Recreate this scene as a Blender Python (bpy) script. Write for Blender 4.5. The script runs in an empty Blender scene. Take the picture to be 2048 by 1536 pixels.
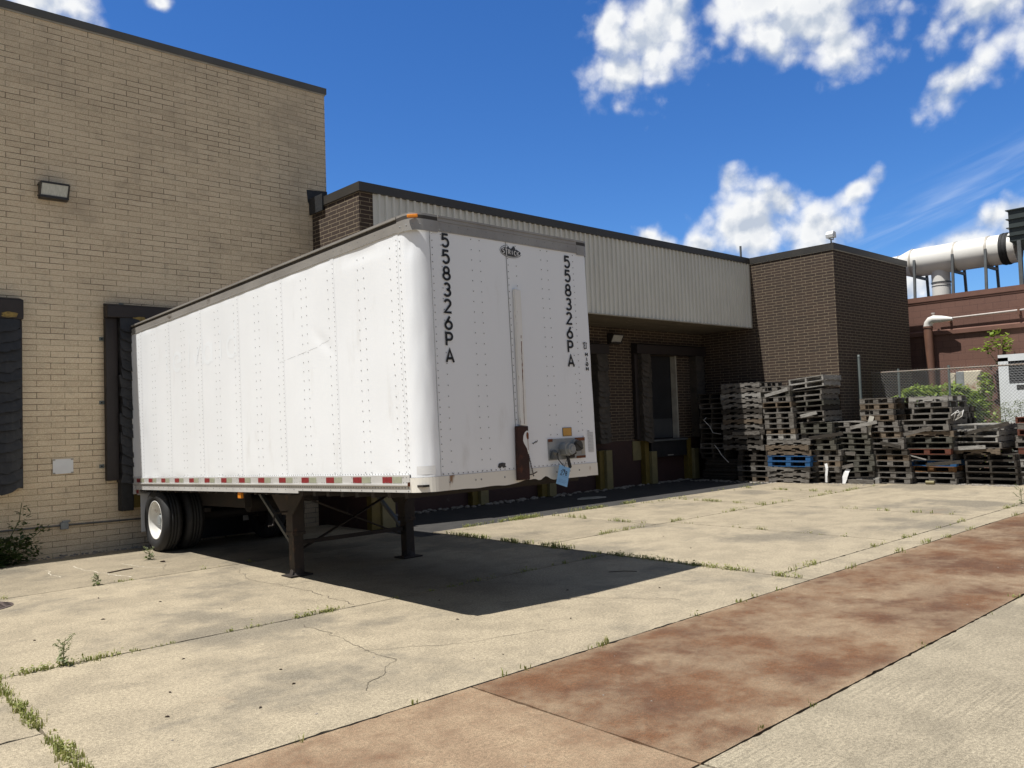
import bpy, math, random
from mathutils import Vector, Matrix, noise as mnoise
R = random.Random(7)
PI = math.pi
SC = bpy.context.scene
COL = SC.collection

# ------------------------------------------------------------------ camera
F = Vector((0.6760, 0.7356, 0.0442)).normalized()
RT = Vector((0.7368, -0.6752, -0.0340)); RT = (RT - F * RT.dot(F)).normalized()
UP = RT.cross(F)
cam = bpy.data.cameras.new('camera'); camo = bpy.data.objects.new('camera', cam); COL.objects.link(camo)
camo.matrix_world = Matrix(((RT.x, UP.x, -F.x, 0), (RT.y, UP.y, -F.y, 0), (RT.z, UP.z, -F.z, 1.8516), (0, 0, 0, 1)))
cam.sensor_width = 36; cam.lens = 1655.65 / 2048 * 36; cam.clip_start = .05; cam.clip_end = 3000
SC.camera = camo

# ------------------------------------------------------------------ light
SUN_EL, SUN_AZ = 1.1752, -0.2011          # elevation; heading the light travels to, from +X
sun = bpy.data.lights.new('sun', 'SUN'); suno = bpy.data.objects.new('sun', sun); COL.objects.link(suno)
sun.energy = 5.0; sun.angle = math.radians(.53); sun.color = (1, .972, .925)
ld = Vector((math.cos(SUN_AZ) * math.cos(SUN_EL), math.sin(SUN_AZ) * math.cos(SUN_EL), -math.sin(SUN_EL)))
suno.rotation_euler = ld.to_track_quat('-Z', 'Y').to_euler(); suno.location = (-10, 6, 30)
SC.view_settings.view_transform = 'Standard'; SC.view_settings.look = 'None'
SC.view_settings.exposure = 0.36; SC.view_settings.gamma = 1.0
SKY_STRENGTH = .056

# ------------------------------------------------------------------ node helpers
class NT:
    def __init__(s, tree): s.t = tree
    def n(s, typ, **kw):
        nd = s.t.nodes.new(typ)
        for k, v in kw.items(): setattr(nd, k, v)
        return nd
    def put(s, sock, v):
        if hasattr(v, 'is_output') or isinstance(v, bpy.types.NodeSocket): s.t.links.new(v, sock)
        else: sock.default_value = v
    def math(s, op, a, b=0.0, c=0.0, clamp=False):
        nd = s.n('ShaderNodeMath', operation=op, use_clamp=clamp)
        for i, v in enumerate((a, b, c)): s.put(nd.inputs[i], v)
        return nd.outputs[0]
    def vmath(s, op, a, b=(0, 0, 0)):
        nd = s.n('ShaderNodeVectorMath', operation=op); s.put(nd.inputs[0], a)
        if op == 'SCALE': s.put(nd.inputs['Scale'], b)
        else: s.put(nd.inputs[1], b)
        return nd.outputs['Value'] if op in ('LENGTH', 'DOT_PRODUCT') else nd.outputs[0]
    def mix(s, f, a, b, mode='MIX'):
        nd = s.n('ShaderNodeMix', data_type='RGBA', blend_type=mode)
        s.put(nd.inputs[0], f)
        for i, v in ((6, a), (7, b)):
            if isinstance(v, tuple) and len(v) == 3: v = v + (1,)
            s.put(nd.inputs[i], v)
        return nd.outputs[2]
    def noise(s, vec, scale, detail=4, rough=.55, dist=0.0):
        nd = s.n('ShaderNodeTexNoise'); s.put(nd.inputs['Vector'], vec)
        nd.inputs['Scale'].default_value = scale; nd.inputs['Detail'].default_value = detail
        nd.inputs['Roughness'].default_value = rough; nd.inputs['Distortion'].default_value = dist
        return nd.outputs[0]
    def ss(s, x, lo, hi):
        nd = s.n('ShaderNodeMapRange', interpolation_type='SMOOTHSTEP'); s.put(nd.inputs[0], x)
        nd.inputs[1].default_value = lo; nd.inputs[2].default_value = hi
        return nd.outputs[0]
    def sep(s, v):
        nd = s.n('ShaderNodeSeparateXYZ'); s.put(nd.inputs[0], v); return nd.outputs
    def comb(s, x, y, z):
        nd = s.n('ShaderNodeCombineXYZ')
        for i, v in enumerate((x, y, z)): s.put(nd.inputs[i], v)
        return nd.outputs[0]
    def map(s, v, loc=(0, 0, 0), rot=(0, 0, 0), sc=(1, 1, 1), typ='POINT'):
        nd = s.n('ShaderNodeMapping', vector_type=typ); s.put(nd.inputs[0], v)
        nd.inputs[1].default_value = loc; nd.inputs[2].default_value = rot; nd.inputs[3].default_value = sc
        return nd.outputs[0]
    def bump(s, h, strength=.3, dist=.01, normal=None):
        nd = s.n('ShaderNodeBump'); nd.inputs['Strength'].default_value = strength; nd.inputs['Distance'].default_value = dist
        s.put(nd.inputs['Height'], h)
        if normal is not None: s.put(nd.inputs['Normal'], normal)
        return nd.outputs[0]

# ------------------------------------------------------------------ sky with clouds
W = bpy.data.worlds.new('World'); SC.world = W; W.use_nodes = True
wt = W.node_tree; wt.nodes.clear(); s = NT(wt)
sky = s.n('ShaderNodeTexSky'); sky.sky_type = 'NISHITA'; sky.sun_disc = False
sky.sun_elevation = SUN_EL; sky.sun_rotation = -1.37; sky.air_density = 1.0; sky.dust_density = .25; sky.ozone_density = 3.0
dirv = s.vmath('NORMALIZE', s.n('ShaderNodeTexCoord').outputs['Generated'])
dx, dy, dz = s.sep(dirv)
az = s.math('ARCTAN2', dy, dx); el = s.math('ARCSINE', dz)
n_warp = s.n('ShaderNodeTexNoise'); s.put(n_warp.inputs['Vector'], dirv); n_warp.inputs['Scale'].default_value = 9; n_warp.inputs['Detail'].default_value = 3
wv = s.vmath('SCALE', s.vmath('SUBTRACT', n_warp.outputs['Color'], (.5, .5, .5)), .045)
ae = s.vmath('ADD', s.comb(az, el, 0), wv)
BLOBS = [  # azimuth, elevation, half widths, rotation, weight
    (.652, .425, .075, .058, 0), (.700, .452, .030, .022, -.6), (.665, .395, .062, .045, .2), (.625, .450, .05, .05, 0),
    (.455, .425, .085, .058, 0), (.520, .462, .070, .040, 0), (.430, .395, .055, .038, 0),
    (.262, .400, .065, .052, -.55), (.310, .338, .062, .026, -.75), (.22, .44, .08, .06, 0), (.29, .40, .05, .05, -.6),
    (.537, .212, .070, .048, 0), (.559, .257, .024, .026, 0), (.500, .236, .034, .030, 0), (.47, .20, .05, .04, 0), (.59, .195, .03, .022, 0),
    (.425, .240, .034, .014, -.55), 
    (.658, .212, .022, .022, 0), (.645, .200, .03, .018, 0),
    (.320, .178, .036, .024, -.25), (.296, .196, .024, .020, 0), (.275, .19, .025, .02, 0), (.345, .165, .03, .016, 0), (.365, .13, .03, .02, 0),
    (1.350, .445, .075, .034, .2), (1.43, .46, .09, .05, 0), (1.228, .455, .014, .010, 0)]
f = None
for a, e, ra, re, rot in BLOBS:
    m = s.map(ae, (a, e, 0), (0, 0, rot), (ra * 1.20, re * 1.20, 1), 'TEXTURE')
    g = s.math('SUBTRACT', 1, s.vmath('LENGTH', m))
    f = g if f is None else s.math('SMOOTH_MAX', f, g, .12)
nz = s.noise(dirv, 17, 10, .56, .05)
nz2 = s.noise(s.vmath('ADD', dirv, (-.010, .002, .018)), 17, 6, .58, .08)
nf = s.noise(dirv, 55, 5, .6, .0)
dens = s.math('ADD', s.math('MULTIPLY', f, .95), s.math('MULTIPLY', s.math('SUBTRACT', nz, .52), 1.7))
def puff(v):
    vo = s.n('ShaderNodeTexVoronoi', feature='F1'); s.put(vo.inputs['Vector'], v)
    for k_, v_ in (('Scale', 22), ('Detail', 1.0), ('Roughness', .6), ('Lacunarity', 2.3)): vo.inputs[k_].default_value = v_
    return vo.outputs['Distance']
wd = s.vmath('ADD', dirv, s.vmath('SCALE', s.vmath('SUBTRACT', n_warp.outputs['Color'], (.5, .5, .5)), .05))
p1 = puff(wd); p2 = puff(s.vmath('ADD', wd, (-.006, .001, .012)))
dens = s.math('ADD', dens, s.math('MULTIPLY', s.math('SUBTRACT', .82, p1), .60))
dens = s.math('ADD', dens, s.math('MULTIPLY', s.math('SUBTRACT', nf, .5), .30))
dens = s.math('MULTIPLY', dens, s.ss(f, -.55, -.1))
mask = s.math('MULTIPLY', s.ss(dens, -.02, .80), s.ss(f, -.5, -.15))
lit = s.math('ADD', s.math('ADD', .66, s.math('MULTIPLY', s.math('SUBTRACT', nz, nz2), 3.6)), s.math('MULTIPLY', s.math('SUBTRACT', p2, p1), 1.7), clamp=True)
core = s.ss(dens, .55, 1.25)
lit = s.math('SUBTRACT', lit, s.math('MULTIPLY', core, .30), clamp=True)
ccol = s.mix(lit, (7.4, 8.3, 9.8), (13.6, 13.7, 13.7))
# thin streaks of high cloud
st = s.map(s.comb(az, el, 0), (.30, .20, 0), (0, 0, -.33), (1.0, .12, 1), 'TEXTURE')
sn = s.noise(st, 5, 5, .55, .3)
sband = s.map(s.comb(az, el, 0), (.25, .235, 0), (0, 0, -.33), (.34, .055, 1), 'TEXTURE')
cir = s.math('MULTIPLY', s.ss(sn, .40, .78), s.ss(s.vmath('LENGTH', sband), 1.0, .25))
cir = s.math('MULTIPLY', cir, .42)
hs = s.n('ShaderNodeHueSaturation'); hs.inputs['Saturation'].default_value = 1.22; hs.inputs['Value'].default_value = 1.08
s.put(hs.inputs['Color'], sky.outputs[0])
c1 = s.mix(cir, s.mix(1.0, hs.outputs[0], (.95, 1.30, 1.80), 'MULTIPLY'), (10.5, 11.8, 14.0))
c2 = s.mix(mask, c1, ccol)
# unseen grey cloud added behind and overhead to dim and neutralise ambient light
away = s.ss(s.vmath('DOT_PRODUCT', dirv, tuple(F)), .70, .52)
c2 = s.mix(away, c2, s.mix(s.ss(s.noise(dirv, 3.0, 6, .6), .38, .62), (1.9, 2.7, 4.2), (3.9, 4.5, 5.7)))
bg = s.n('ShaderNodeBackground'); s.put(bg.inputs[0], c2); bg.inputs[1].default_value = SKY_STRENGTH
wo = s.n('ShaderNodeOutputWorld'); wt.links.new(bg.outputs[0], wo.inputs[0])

# ------------------------------------------------------------------ materials
def newmat(name):
    m = bpy.data.materials.new(name); m.use_nodes = True; m.node_tree.nodes.clear()
    t = NT(m.node_tree); b = t.n('ShaderNodeBsdfPrincipled'); o = t.n('ShaderNodeOutputMaterial')
    m.node_tree.links.new(b.outputs[0], o.inputs[0])
    return m, t, b
def wpos(t): return t.n('ShaderNodeNewGeometry').outputs['Position']
def opos(t): return t.n('ShaderNodeTexCoord').outputs['Object']
def simple(name, c1, c2=None, scale=6, rough=.6, metal=0.0, bump=0.0, fine=40, dirt=None, dirt_t=(.55, .7), dscale=3, stretch=(1, 1, 1), spec=.5, rvar=.12):
    m, t, b = newmat(name); p = t.map(opos(t), sc=stretch)
    n = t.noise(p, scale, 5)
    col = t.mix(t.ss(n, .3, .7), c1, c2 or tuple(x * .8 for x in c1))
    if dirt: col = t.mix(t.ss(t.noise(p, dscale, 7, .65), *dirt_t), col, dirt)
    t.put(b.inputs['Base Color'], col); b.inputs['Metallic'].default_value = metal
    t.put(b.inputs['Roughness'], t.math('ADD', rough - rvar / 2, t.math('MULTIPLY', t.noise(p, fine * .5, 3), rvar)))
    b.inputs['Specular IOR Level'].default_value = spec
    if bump: t.put(b.inputs['Normal'], t.bump(t.noise(p, fine, 4), bump, .01))
    return m
def brick(name, c1, c2, mort, bw, rh, ms, off, stain, stain_amt, z0, x0, rough=.85, darkm=None, smooth=.15, stainscale=.8, bstr=.5):
    m, t, b = newmat(name); P = wpos(t); g = t.n('ShaderNodeNewGeometry')
    x, y, z = t.sep(P); nx, ny, nz_ = t.sep(g.outputs['Normal'])
    isx = t.math('GREATER_THAN', t.math('ABSOLUTE', nx), .6)
    u = t.math('ADD', t.math('MULTIPLY', isx, t.math('SUBTRACT', y, x)), x)
    wob = t.math('MULTIPLY', t.math('SUBTRACT', t.noise(P, 7, 3), .5), .011)
    v = t.comb(t.math('SUBTRACT', u, x0), t.math('ADD', t.math('SUBTRACT', z, z0), wob), 0)
    bt = t.n('ShaderNodeTexBrick'); t.put(bt.inputs['Vector'], v)
    bt.offset = off; bt.offset_frequency = 2; bt.squash = 1
    for k, val in (('Color1', c1 + (1,)), ('Color2', c2 + (1,)), ('Mortar', mort + (1,)), ('Scale', 1.0), ('Mortar Size', ms), ('Mortar Smooth', smooth), ('Bias', 0.0), ('Brick Width', bw), ('Row Height', rh)):
        bt.inputs[k].default_value = val
    col = bt.outputs['Color']
    fine = t.noise(P, 90, 4, .7); mid = t.noise(P, 4.5, 5)
    col = t.mix(.55, col, t.mix(t.ss(fine, .32, .70), (.22, .22, .22), (.82, .82, .82)), 'OVERLAY')
    if darkm:
        dk = t.math('MULTIPLY', bt.outputs['Fac'], t.ss(t.noise(t.map(P, sc=(1, 1, 2.2)), 1.7, 5), .45, .62))
        col = t.mix(dk, col, darkm)
    st = t.math('MULTIPLY', t.ss(t.noise(t.map(P, sc=(1, 1, 1.3)), stainscale, 7, .65), .48, .78), stain_amt)
    col = t.mix(st, col, stain)
    col = t.mix(t.math('MULTIPLY', t.ss(mid, .52, .8), stain_amt * .7), col, stain)
    t.put(b.inputs['Base Color'], col); b.inputs['Roughness'].default_value = rough
    h = t.math('ADD', t.math('MULTIPLY', bt.outputs['Fac'], -1.0), t.math('MULTIPLY', fine, .25))
    t.put(b.inputs['Normal'], t.bump(h, bstr, .006))
    return m
def concrete(name, ca, cb, stain, rust=None, rust_amt=0.0, dark_amt=.55, brush=0.0):
    m, t, b = newmat(name); P = wpos(t)
    at = t.n('ShaderNodeAttribute'); at.attribute_name = 'tone'
    big = t.noise(P, .42, 6, .6); mid = t.noise(P, 1.9, 8, .7); fine = t.noise(P, 42, 6, .85); grit = t.noise(P, 150, 3, .7); mot = t.noise(P, 9, 6, .7)
    def stip(x, lo, hi):     # a mask that breaks up into aggregate-sized specks at its edges
        k = t.math('ADD', t.ss(x, lo, hi), t.math('MULTIPLY', t.math('SUBTRACT', fine, .5), 1.5))
        return t.ss(t.math('ADD', k, t.math('MULTIPLY', t.math('SUBTRACT', mot, .5), .9)), .12, .95)
    col = t.mix(stip(mid, .34, .68), ca, cb)
    col = t.mix(t.math('MULTIPLY', stip(big, .45, .68), dark_amt), col, stain)
    streak = t.noise(t.map(P, sc=(.45, 1.5, 1), rot=(0, 0, .08)), .95, 8, .68)
    col = t.mix(t.math('MULTIPLY', stip(streak, .54, .74), dark_amt * .7), col, stain)
    if rust:
        r1 = t.noise(t.map(P, sc=(1, 1.2, 1)), .80, 8, .66); r2 = t.noise(P, 2.4, 7, .7)
        x_, y_, z_ = t.sep(P)
        edge = t.ss(t.math('ABSOLUTE', t.math('SUBTRACT', y_, 3.62)), 1.02, .80)
        gain = t.math('ADD', .66, t.math('MULTIPLY', t.ss(x_, 3.70, 3.74), .42))
        rm = t.math('ADD', t.math('MULTIPLY', t.ss(r1, .30, .66), .85), t.math('MULTIPLY', t.ss(r2, .36, .7), .40))
        rm = t.math('MULTIPLY', t.math('MULTIPLY', rm, gain), t.math('ADD', .45, t.math('MULTIPLY', edge, .55)))
        k = t.math('ADD', rm, t.math('MULTIPLY', t.math('SUBTRACT', fine, .5), 1.7))
        k = t.math('ADD', k, t.math('MULTIPLY', t.math('SUBTRACT', mot, .5), .7))
        rc = t.mix(t.ss(t.noise(P, 1.1, 6, .65), .40, .62), rust[0], rust[1])
        col = t.mix(t.math('MULTIPLY', t.ss(k, .0, 1.25), rust_amt), col, rc)
    else:
        rr = t.ss(t.noise(P, .55, 7, .7), .63, .82)
        col = t.mix(t.math('MULTIPLY', rr, .5), col, (.36, .20, .10))
    col = t.mix(.66, col, t.mix(t.ss(fine, .36, .64), (.24, .24, .24), (.77, .77, .77)), 'OVERLAY')
    col = t.mix(.5, col, t.mix(t.ss(grit, .36, .64), (.2, .2, .2), (.8, .8, .8)), 'OVERLAY')
    if brush:
        bl = t.noise(t.map(P, sc=(1.2, 55, 1)), 1.0, 3, .6)
        col = t.mix(t.math('MULTIPLY', t.ss(t.noise(P, .6, 3), .40, .6), brush), col, t.mix(t.ss(bl, .38, .62), (.25, .25, .25), (.72, .72, .72)), 'OVERLAY')
    pit = t.ss(t.noise(P, 33, 2, .5), .70, .75)
    col = t.mix(t.math('MULTIPLY', pit, .6), col, (.07, .06, .05))
    spot = t.ss(t.noise(P, 5.5, 3, .5), .74, .77)
    col = t.mix(t.math('MULTIPLY', spot, .45), col, (.09, .08, .07))
    col = t.mix(1.0, col, at.outputs['Color'], 'MULTIPLY')
    t.put(b.inputs['Base Color'], col); b.inputs['Roughness'].default_value = .9; b.inputs['Specular IOR Level'].default_value = .25
    t.put(b.inputs['Normal'], t.bump(t.math('ADD', fine, t.math('MULTIPLY', grit, .6)), .16, .004))
    return m
def wood(name, c1, c2, c3, paint=None):
    m, t, b = newmat(name); oi = t.n('ShaderNodeObjectInfo').outputs['Random']; p = opos(t)
    off = t.comb(t.math('MULTIPLY', oi, 37), t.math('MULTIPLY', oi, 13), 0)
    P = t.vmath('ADD', p, off)
    n = t.noise(t.map(P, sc=(3, 3, 14)), 2.5, 5, .6, .3); g = t.noise(t.map(P, sc=(1, 1, 9)), 22, 3)
    col = t.mix(oi, c1, c2); col = t.mix(t.ss(n, .4, .72), col, c3)
    if paint: col = t.mix(t.ss(t.noise(P, 4, 5), .62, .45), col, paint)
    col = t.mix(.45, col, t.mix(t.ss(g, .3, .7), (.25, .25, .25), (.75, .75, .75)), 'OVERLAY')
    t.put(b.inputs['Base Color'], col); b.inputs['Roughness'].default_value = .85; b.inputs['Specular IOR Level'].default_value = .25
    t.put(b.inputs['Normal'], t.bump(g, .4, .005))
    return m
def leafmat(name, a, b_, c=None):
    m, t, b = newmat(name); P = wpos(t)
    col = t.mix(t.ss(t.noise(P, 9, 3), .35, .65), a, b_)
    if c: col = t.mix(t.ss(t.noise(P, 25, 2), .55, .75), col, c)
    t.put(b.inputs['Base Color'], col); b.inputs['Roughness'].default_value = .55
    tr = t.n('ShaderNodeBsdfTranslucent'); t.put(tr.inputs[0], t.mix(.5, col, (.25, .35, .03)))
    mx = t.n('ShaderNodeMixShader'); mx.inputs[0].default_value = .3
    o = [n for n in m.node_tree.nodes if n.type == 'OUTPUT_MATERIAL'][0]
    m.node_tree.links.new(b.outputs[0], mx.inputs[1]); m.node_tree.links.new(tr.outputs[0], mx.inputs[2]); m.node_tree.links.new(mx.outputs[0], o.inputs[0])
    return m

M = {}
M['tan'] = brick('tan_brick', (.70, .57, .395), (.62, .50, .34), (.43, .335, .215), .396, .0928, .0055, .5, (.30, .24, .17), .55, 3.094, 3.642, darkm=(.17, .125, .08))
M['brown'] = brick('brown_brick', (0.0504, 0.0308, 0.0203), (0.0350, 0.0217, 0.0147), (.25, .20, .132), .30, .0785, .0060, .34, (0.0420, 0.0294, 0.0224), .5, 5.615, 10.2, darkm=None, stainscale=1.2)
M['red_block'] = brick('painted_block', (0.1600, 0.0800, 0.0576), (0.1480, 0.0736, 0.0536), (0.0840, 0.0400, 0.0288), .406, .2, .006, .5, (0.1040, 0.0480, 0.0360), .5, 0, 0, rough=.7, smooth=.4, bstr=.35)
M['red_paint'] = simple('red_coping', (0.1800, 0.0896, 0.0640), (0.1520, 0.0744, 0.0528), 3, .6)
M['maroon'] = simple('maroon_paint', (0.0465, 0.0205, 0.0174), (0.0360, 0.0167, 0.0143), 2, .65, dirt=(0.0992, 0.0806, 0.0682), dirt_t=(.62, .74), dscale=2.5, bump=.15)
M['bronze'] = simple('bronze_coping', (0.0450, 0.0413, 0.0360), (0.0375, 0.0345, 0.0307), 1.5, .45, bump=.05)
M['grey_coping'] = simple('grey_coping', (.105, .100, .088), (.085, .082, .072), 1.2, .5)
M['tar'] = simple('tar', (.022, .025, .028), (.012, .013, .015), 18, .6, bump=.8, fine=22)
M['trim'] = simple('pale_trim', (.42, .40, .34), (.3, .28, .24), 4, .5)
M['fascia'] = simple('ribbed_panel', (0.6720, 0.6608, 0.5992), (0.6048, 0.5936, 0.5376), 1.2, .5, dirt=(0.2240, 0.1792, 0.1232), dirt_t=(.66, .82), dscale=2.2, stretch=(1, 1, .5))
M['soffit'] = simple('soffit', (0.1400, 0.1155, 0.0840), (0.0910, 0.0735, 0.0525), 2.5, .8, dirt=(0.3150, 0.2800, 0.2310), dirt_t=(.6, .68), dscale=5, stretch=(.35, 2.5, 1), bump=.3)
M['concrete'] = concrete('concrete', (.330, .278, .196), (.268, .226, .160), (.150, .132, .102), dark_amt=.76)
M['concrete_pale'] = concrete('pale_concrete', (.300, .257, .184), (.250, .214, .153), (.170, .147, .108), dark_amt=.6, brush=.24)
M['redcrete'] = concrete('rust_stained_concrete', (.265, .195, .125), (.215, .152, .097), (.155, .108, .072), rust=((.125, .056, .026), (.088, .041, .023)), rust_amt=.95, dark_amt=.3)
M['soil'] = simple('soil', (.055, .045, .033), (.03, .026, .02), 20, .95, bump=.6, fine=30)
M['asphalt'] = simple('asphalt', (0.0450, 0.0420, 0.0390), (0.0300, 0.0282, 0.0270), 3, .9, bump=.5, fine=60)
M['crack'] = simple('crack_dirt', (.15, .125, .09), (.09, .075, .055), 20, .95)
def trailer_white(name, base, dirt, t0, t1, ds, stretch=(1, 1, 1), rough=.33):
    return simple(name, base, tuple(x * .965 for x in base), 1.1, rough, dirt=dirt, dirt_t=(t0, t1), dscale=ds, stretch=stretch, fine=9, rvar=.1)
M['white'] = trailer_white('trailer_white', (.855, .875, .895), (.68, .68, .67), .56, .86, 3.2, (1, 1, .28))
M['sill_white'] = trailer_white('worn_white', (0.7560, 0.7236, 0.6480), (0.2376, 0.1296, 0.0648), .60, .72, 5, (1, 1, .45), .5)
M['rivet'] = simple('rivet_metal', (.30, .31, .31), (.2, .2, .2), 30, .45, .4)
M['alu'] = simple('dull_aluminium', (0.3672, 0.3518, 0.3264), (0.2856, 0.2704, 0.2498), 2.5, .5, .35, dirt=(0.1326, 0.1122, 0.0918), dirt_t=(.60, .75), dscale=4, stretch=(1, .5, 1))
M['alu_rail'] = simple('bottom_rail', (.66, .655, .64), (.56, .55, .53), 1.5, .45, .25, dirt=(.2, .15, .1), dirt_t=(.66, .78), dscale=5)
M['dark_strip'] = simple('dark_strip', (.05, .043, .036), (.03, .027, .024), 5, .7)
M['black_vinyl'] = simple('black_number', (.012, .012, .013), (.009, .009, .009), 5, .45)
M['logo_grey'] = simple('worn_emblem', (.030, .030, .032), (.06, .06, .06), 40, .5)
M['ghost'] = simple('ghost_lettering', (.855, .885, .91), (.84, .87, .90), 2, .36)
M['rust'] = simple('rust_plate', (0.0400, 0.0112, 0.0072), (0.0240, 0.0080, 0.0056), 5, .8, dirt=(0.0880, 0.0280, 0.0120), dirt_t=(.6, .7), dscale=7, bump=.4)
M['rust_post'] = simple('worn_post', (.80, .79, .76), (.74, .73, .69), 4, .5, dirt=(.20, .085, .045), dirt_t=(.61, .68), dscale=6, stretch=(3, 1, .35))
M['rust_only'] = simple('bare_rust', (.19, .06, .02), (.11, .035, .015), 12, .85, bump=.4)
M['galv'] = simple('galvanised', (.36, .38, .385), (.27, .285, .29), 7, .45, .45, dirt=(.10, .04, .02), dirt_t=(.66, .73), dscale=4)
M['dark_cap'] = simple('dark_plastic', (.045, .045, .042), (.03, .03, .03), 8, .5)
M['black_rubber'] = simple('black_rubber', (.022, .022, .022), (.014, .014, .014), 14, .75, bump=.2)
M['tyre'] = simple('tyre_rubber', (0.0216, 0.0216, 0.0222), (0.0156, 0.0156, 0.0156), 6, .7, dirt=(0.0450, 0.0408, 0.0348), dirt_t=(.55, .8), dscale=5)
M['rim'] = simple('white_rim', (.72, .71, .67), (.62, .6, .55), 6, .4, dirt=(.20, .07, .025), dirt_t=(.66, .72), dscale=3.5)
M['under'] = simple('chassis_black', (0.0180, 0.0156, 0.0138), (0.0270, 0.0192, 0.0150), 4, .75)
M['leg'] = simple('leg_steel', (0.0352, 0.0256, 0.0208), (0.0208, 0.0168, 0.0144), 4, .7, dirt=(0.0800, 0.0440, 0.0280), dirt_t=(.58, .72), dscale=6)
M['amber'] = simple('amber_lens', (.75, .27, .02), (.65, .2, .01), 20, .25)
M['redtape'] = simple('red_reflector', (.27, .028, .034), (.20, .022, .026), 30, .35)
M['silvertape'] = simple('silver_reflector', (.36, .37, .27), (.30, .31, .23), 30, .35)
M['orange'] = simple('faded_orange_sticker', (.60, .33, .075), (.52, .28, .06), 12, .6)
M['paper'] = simple('paper_white', (.74, .74, .73), (.68, .68, .67), 5, .6)
M['tag'] = simple('blue_tag', (.22, .45, .74), (.20, .42, .70), 5, .55)
M['line_blue'] = simple('tag_print', (.11, .26, .48), (.11, .26, .48), 5, .55)
M['grid_line'] = simple('grid_print', (.28, .28, .27), (.22, .22, .22), 5, .6)
M['pad'] = simple('pad_vinyl', (.013, .0125, .0125), (.022, .021, .021), 6, .55, bump=.25, fine=25)
M['pad_brown'] = simple('pad_brown', (0.0252, 0.0180, 0.0162), (0.0180, 0.0132, 0.0120), 3, .6, bump=.1)
M['foam'] = simple('yellow_foam', (.32, .22, .06), (.16, .11, .04), 18, .9, bump=.8)
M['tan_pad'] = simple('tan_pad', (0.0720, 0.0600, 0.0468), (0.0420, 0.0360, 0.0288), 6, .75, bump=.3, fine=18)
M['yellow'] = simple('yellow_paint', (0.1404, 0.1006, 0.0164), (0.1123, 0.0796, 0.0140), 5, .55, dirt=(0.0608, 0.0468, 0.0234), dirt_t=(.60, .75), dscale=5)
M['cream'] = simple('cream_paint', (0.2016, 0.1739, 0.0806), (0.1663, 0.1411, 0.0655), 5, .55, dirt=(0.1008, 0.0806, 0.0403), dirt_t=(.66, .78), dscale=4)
M['door_dark'] = simple('dark_door', (.020, .021, .024), (.014, .014, .016), 2, .5)
M['door_grey'] = simple('grey_panel', (0.0600, 0.0630, 0.0660), (0.0450, 0.0480, 0.0510), 2, .5)
M['lampbox'] = simple('lamp_bronze', (.035, .030, .026), (.025, .022, .02), 10, .4)
M['lens'] = simple('lamp_lens', (.52, .53, .49), (.40, .41, .37), 14, .12, stretch=(4, 1, 1))
M['lens_white'] = simple('lamp_white', (.42, .42, .40), (.36, .36, .34), 10, .3)
M['pvc'] = simple('grey_conduit', (.14, .135, .12), (.10, .095, .085), 8, .55)
M['box_grey'] = simple('box_grey', (0.2720, 0.2880, 0.2880), (0.2080, 0.2240, 0.2240), 8, .5)
M['duct'] = simple('duct_white', (.74, .72, .67), (.68, .66, .61), 2, .42, dirt=(.42, .37, .30), dirt_t=(.66, .85), dscale=1.5, stretch=(1, .6, 1))
M['duct_ring'] = simple('duct_ring', (.46, .42, .36), (.36, .33, .28), 8, .5)
M['steel'] = simple('support_steel', (.14, .15, .15), (.10, .105, .105), 4, .5, .3)
M['green_steel'] = simple('dark_green_steel', (.040, .050, .048), (.030, .038, .037), 3, .45)
M['blue_patch'] = simple('blue_membrane', (.09, .22, .55), (.07, .17, .45), 6, .6)
M['brown_pipe'] = simple('brown_pipe', (0.1840, 0.0920, 0.0600), (0.1440, 0.0720, 0.0480), 3, .5)
M['pipe_grey'] = simple('pale_pipe', (.52, .46, .42), (.42, .37, .34), 6, .5)
M['cab_white'] = simple('cabinet_white', (.74, .76, .77), (.68, .70, .71), 3, .4, dirt=(.45, .42, .36), dirt_t=(.68, .85), dscale=2)
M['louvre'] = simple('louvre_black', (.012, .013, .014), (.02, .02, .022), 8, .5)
M['rust_box'] = simple('rusty_cabinet', (.62, .56, .42), (.55, .50, .38), 3, .5, dirt=(.23, .085, .03), dirt_t=(.52, .66), dscale=1.8)
M['chain'] = simple('chain_link', (.24, .245, .24), (.17, .17, .165), 6, .45, .5)
M['fence_rust'] = simple('rusty_rail', (.22, .15, .10), (.25, .23, .2), 6, .6, .3)
M['post_grey'] = simple('post_green_grey', (.15, .175, .165), (.12, .14, .13), 4, .5)
M['grass'] = leafmat('grass', (.23, .26, .065), (.31, .30, .11), (.40, .33, .17))
M['leaf'] = leafmat('leaf', (0.0304, 0.0560, 0.0144), (0.0192, 0.0384, 0.0104))
M['leaf_bright'] = leafmat('leaf_bright', (0.2800, 0.3696, 0.0504), (0.1456, 0.2240, 0.0336), (0.3696, 0.4256, 0.1008))
M['leaf_pale'] = leafmat('leaf_pale', (.15, .19, .08), (.20, .22, .11), (.3, .27, .16))
M['stem'] = simple('stem', (.12, .13, .05), (.10, .09, .05), 10, .8)
M['dead'] = simple('dead_leaf', (.075, .05, .032), (.045, .03, .022), 20, .8)
M['stone'] = simple('rubble', (.30, .27, .23), (.20, .18, .155), 9, .9, bump=.4)
M['iron'] = simple('cast_iron', (.085, .06, .052), (.06, .045, .04), 12, .7, bump=.4)
M['chalk'] = simple('chalk_scratch', (.62, .57, .46), (.56, .5, .4), 20, .9)
M['w_grey'] = wood('grey_wood', (0.2016, 0.1888, 0.1696), (0.1312, 0.1184, 0.1024), (0.0704, 0.0608, 0.0512))
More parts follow.
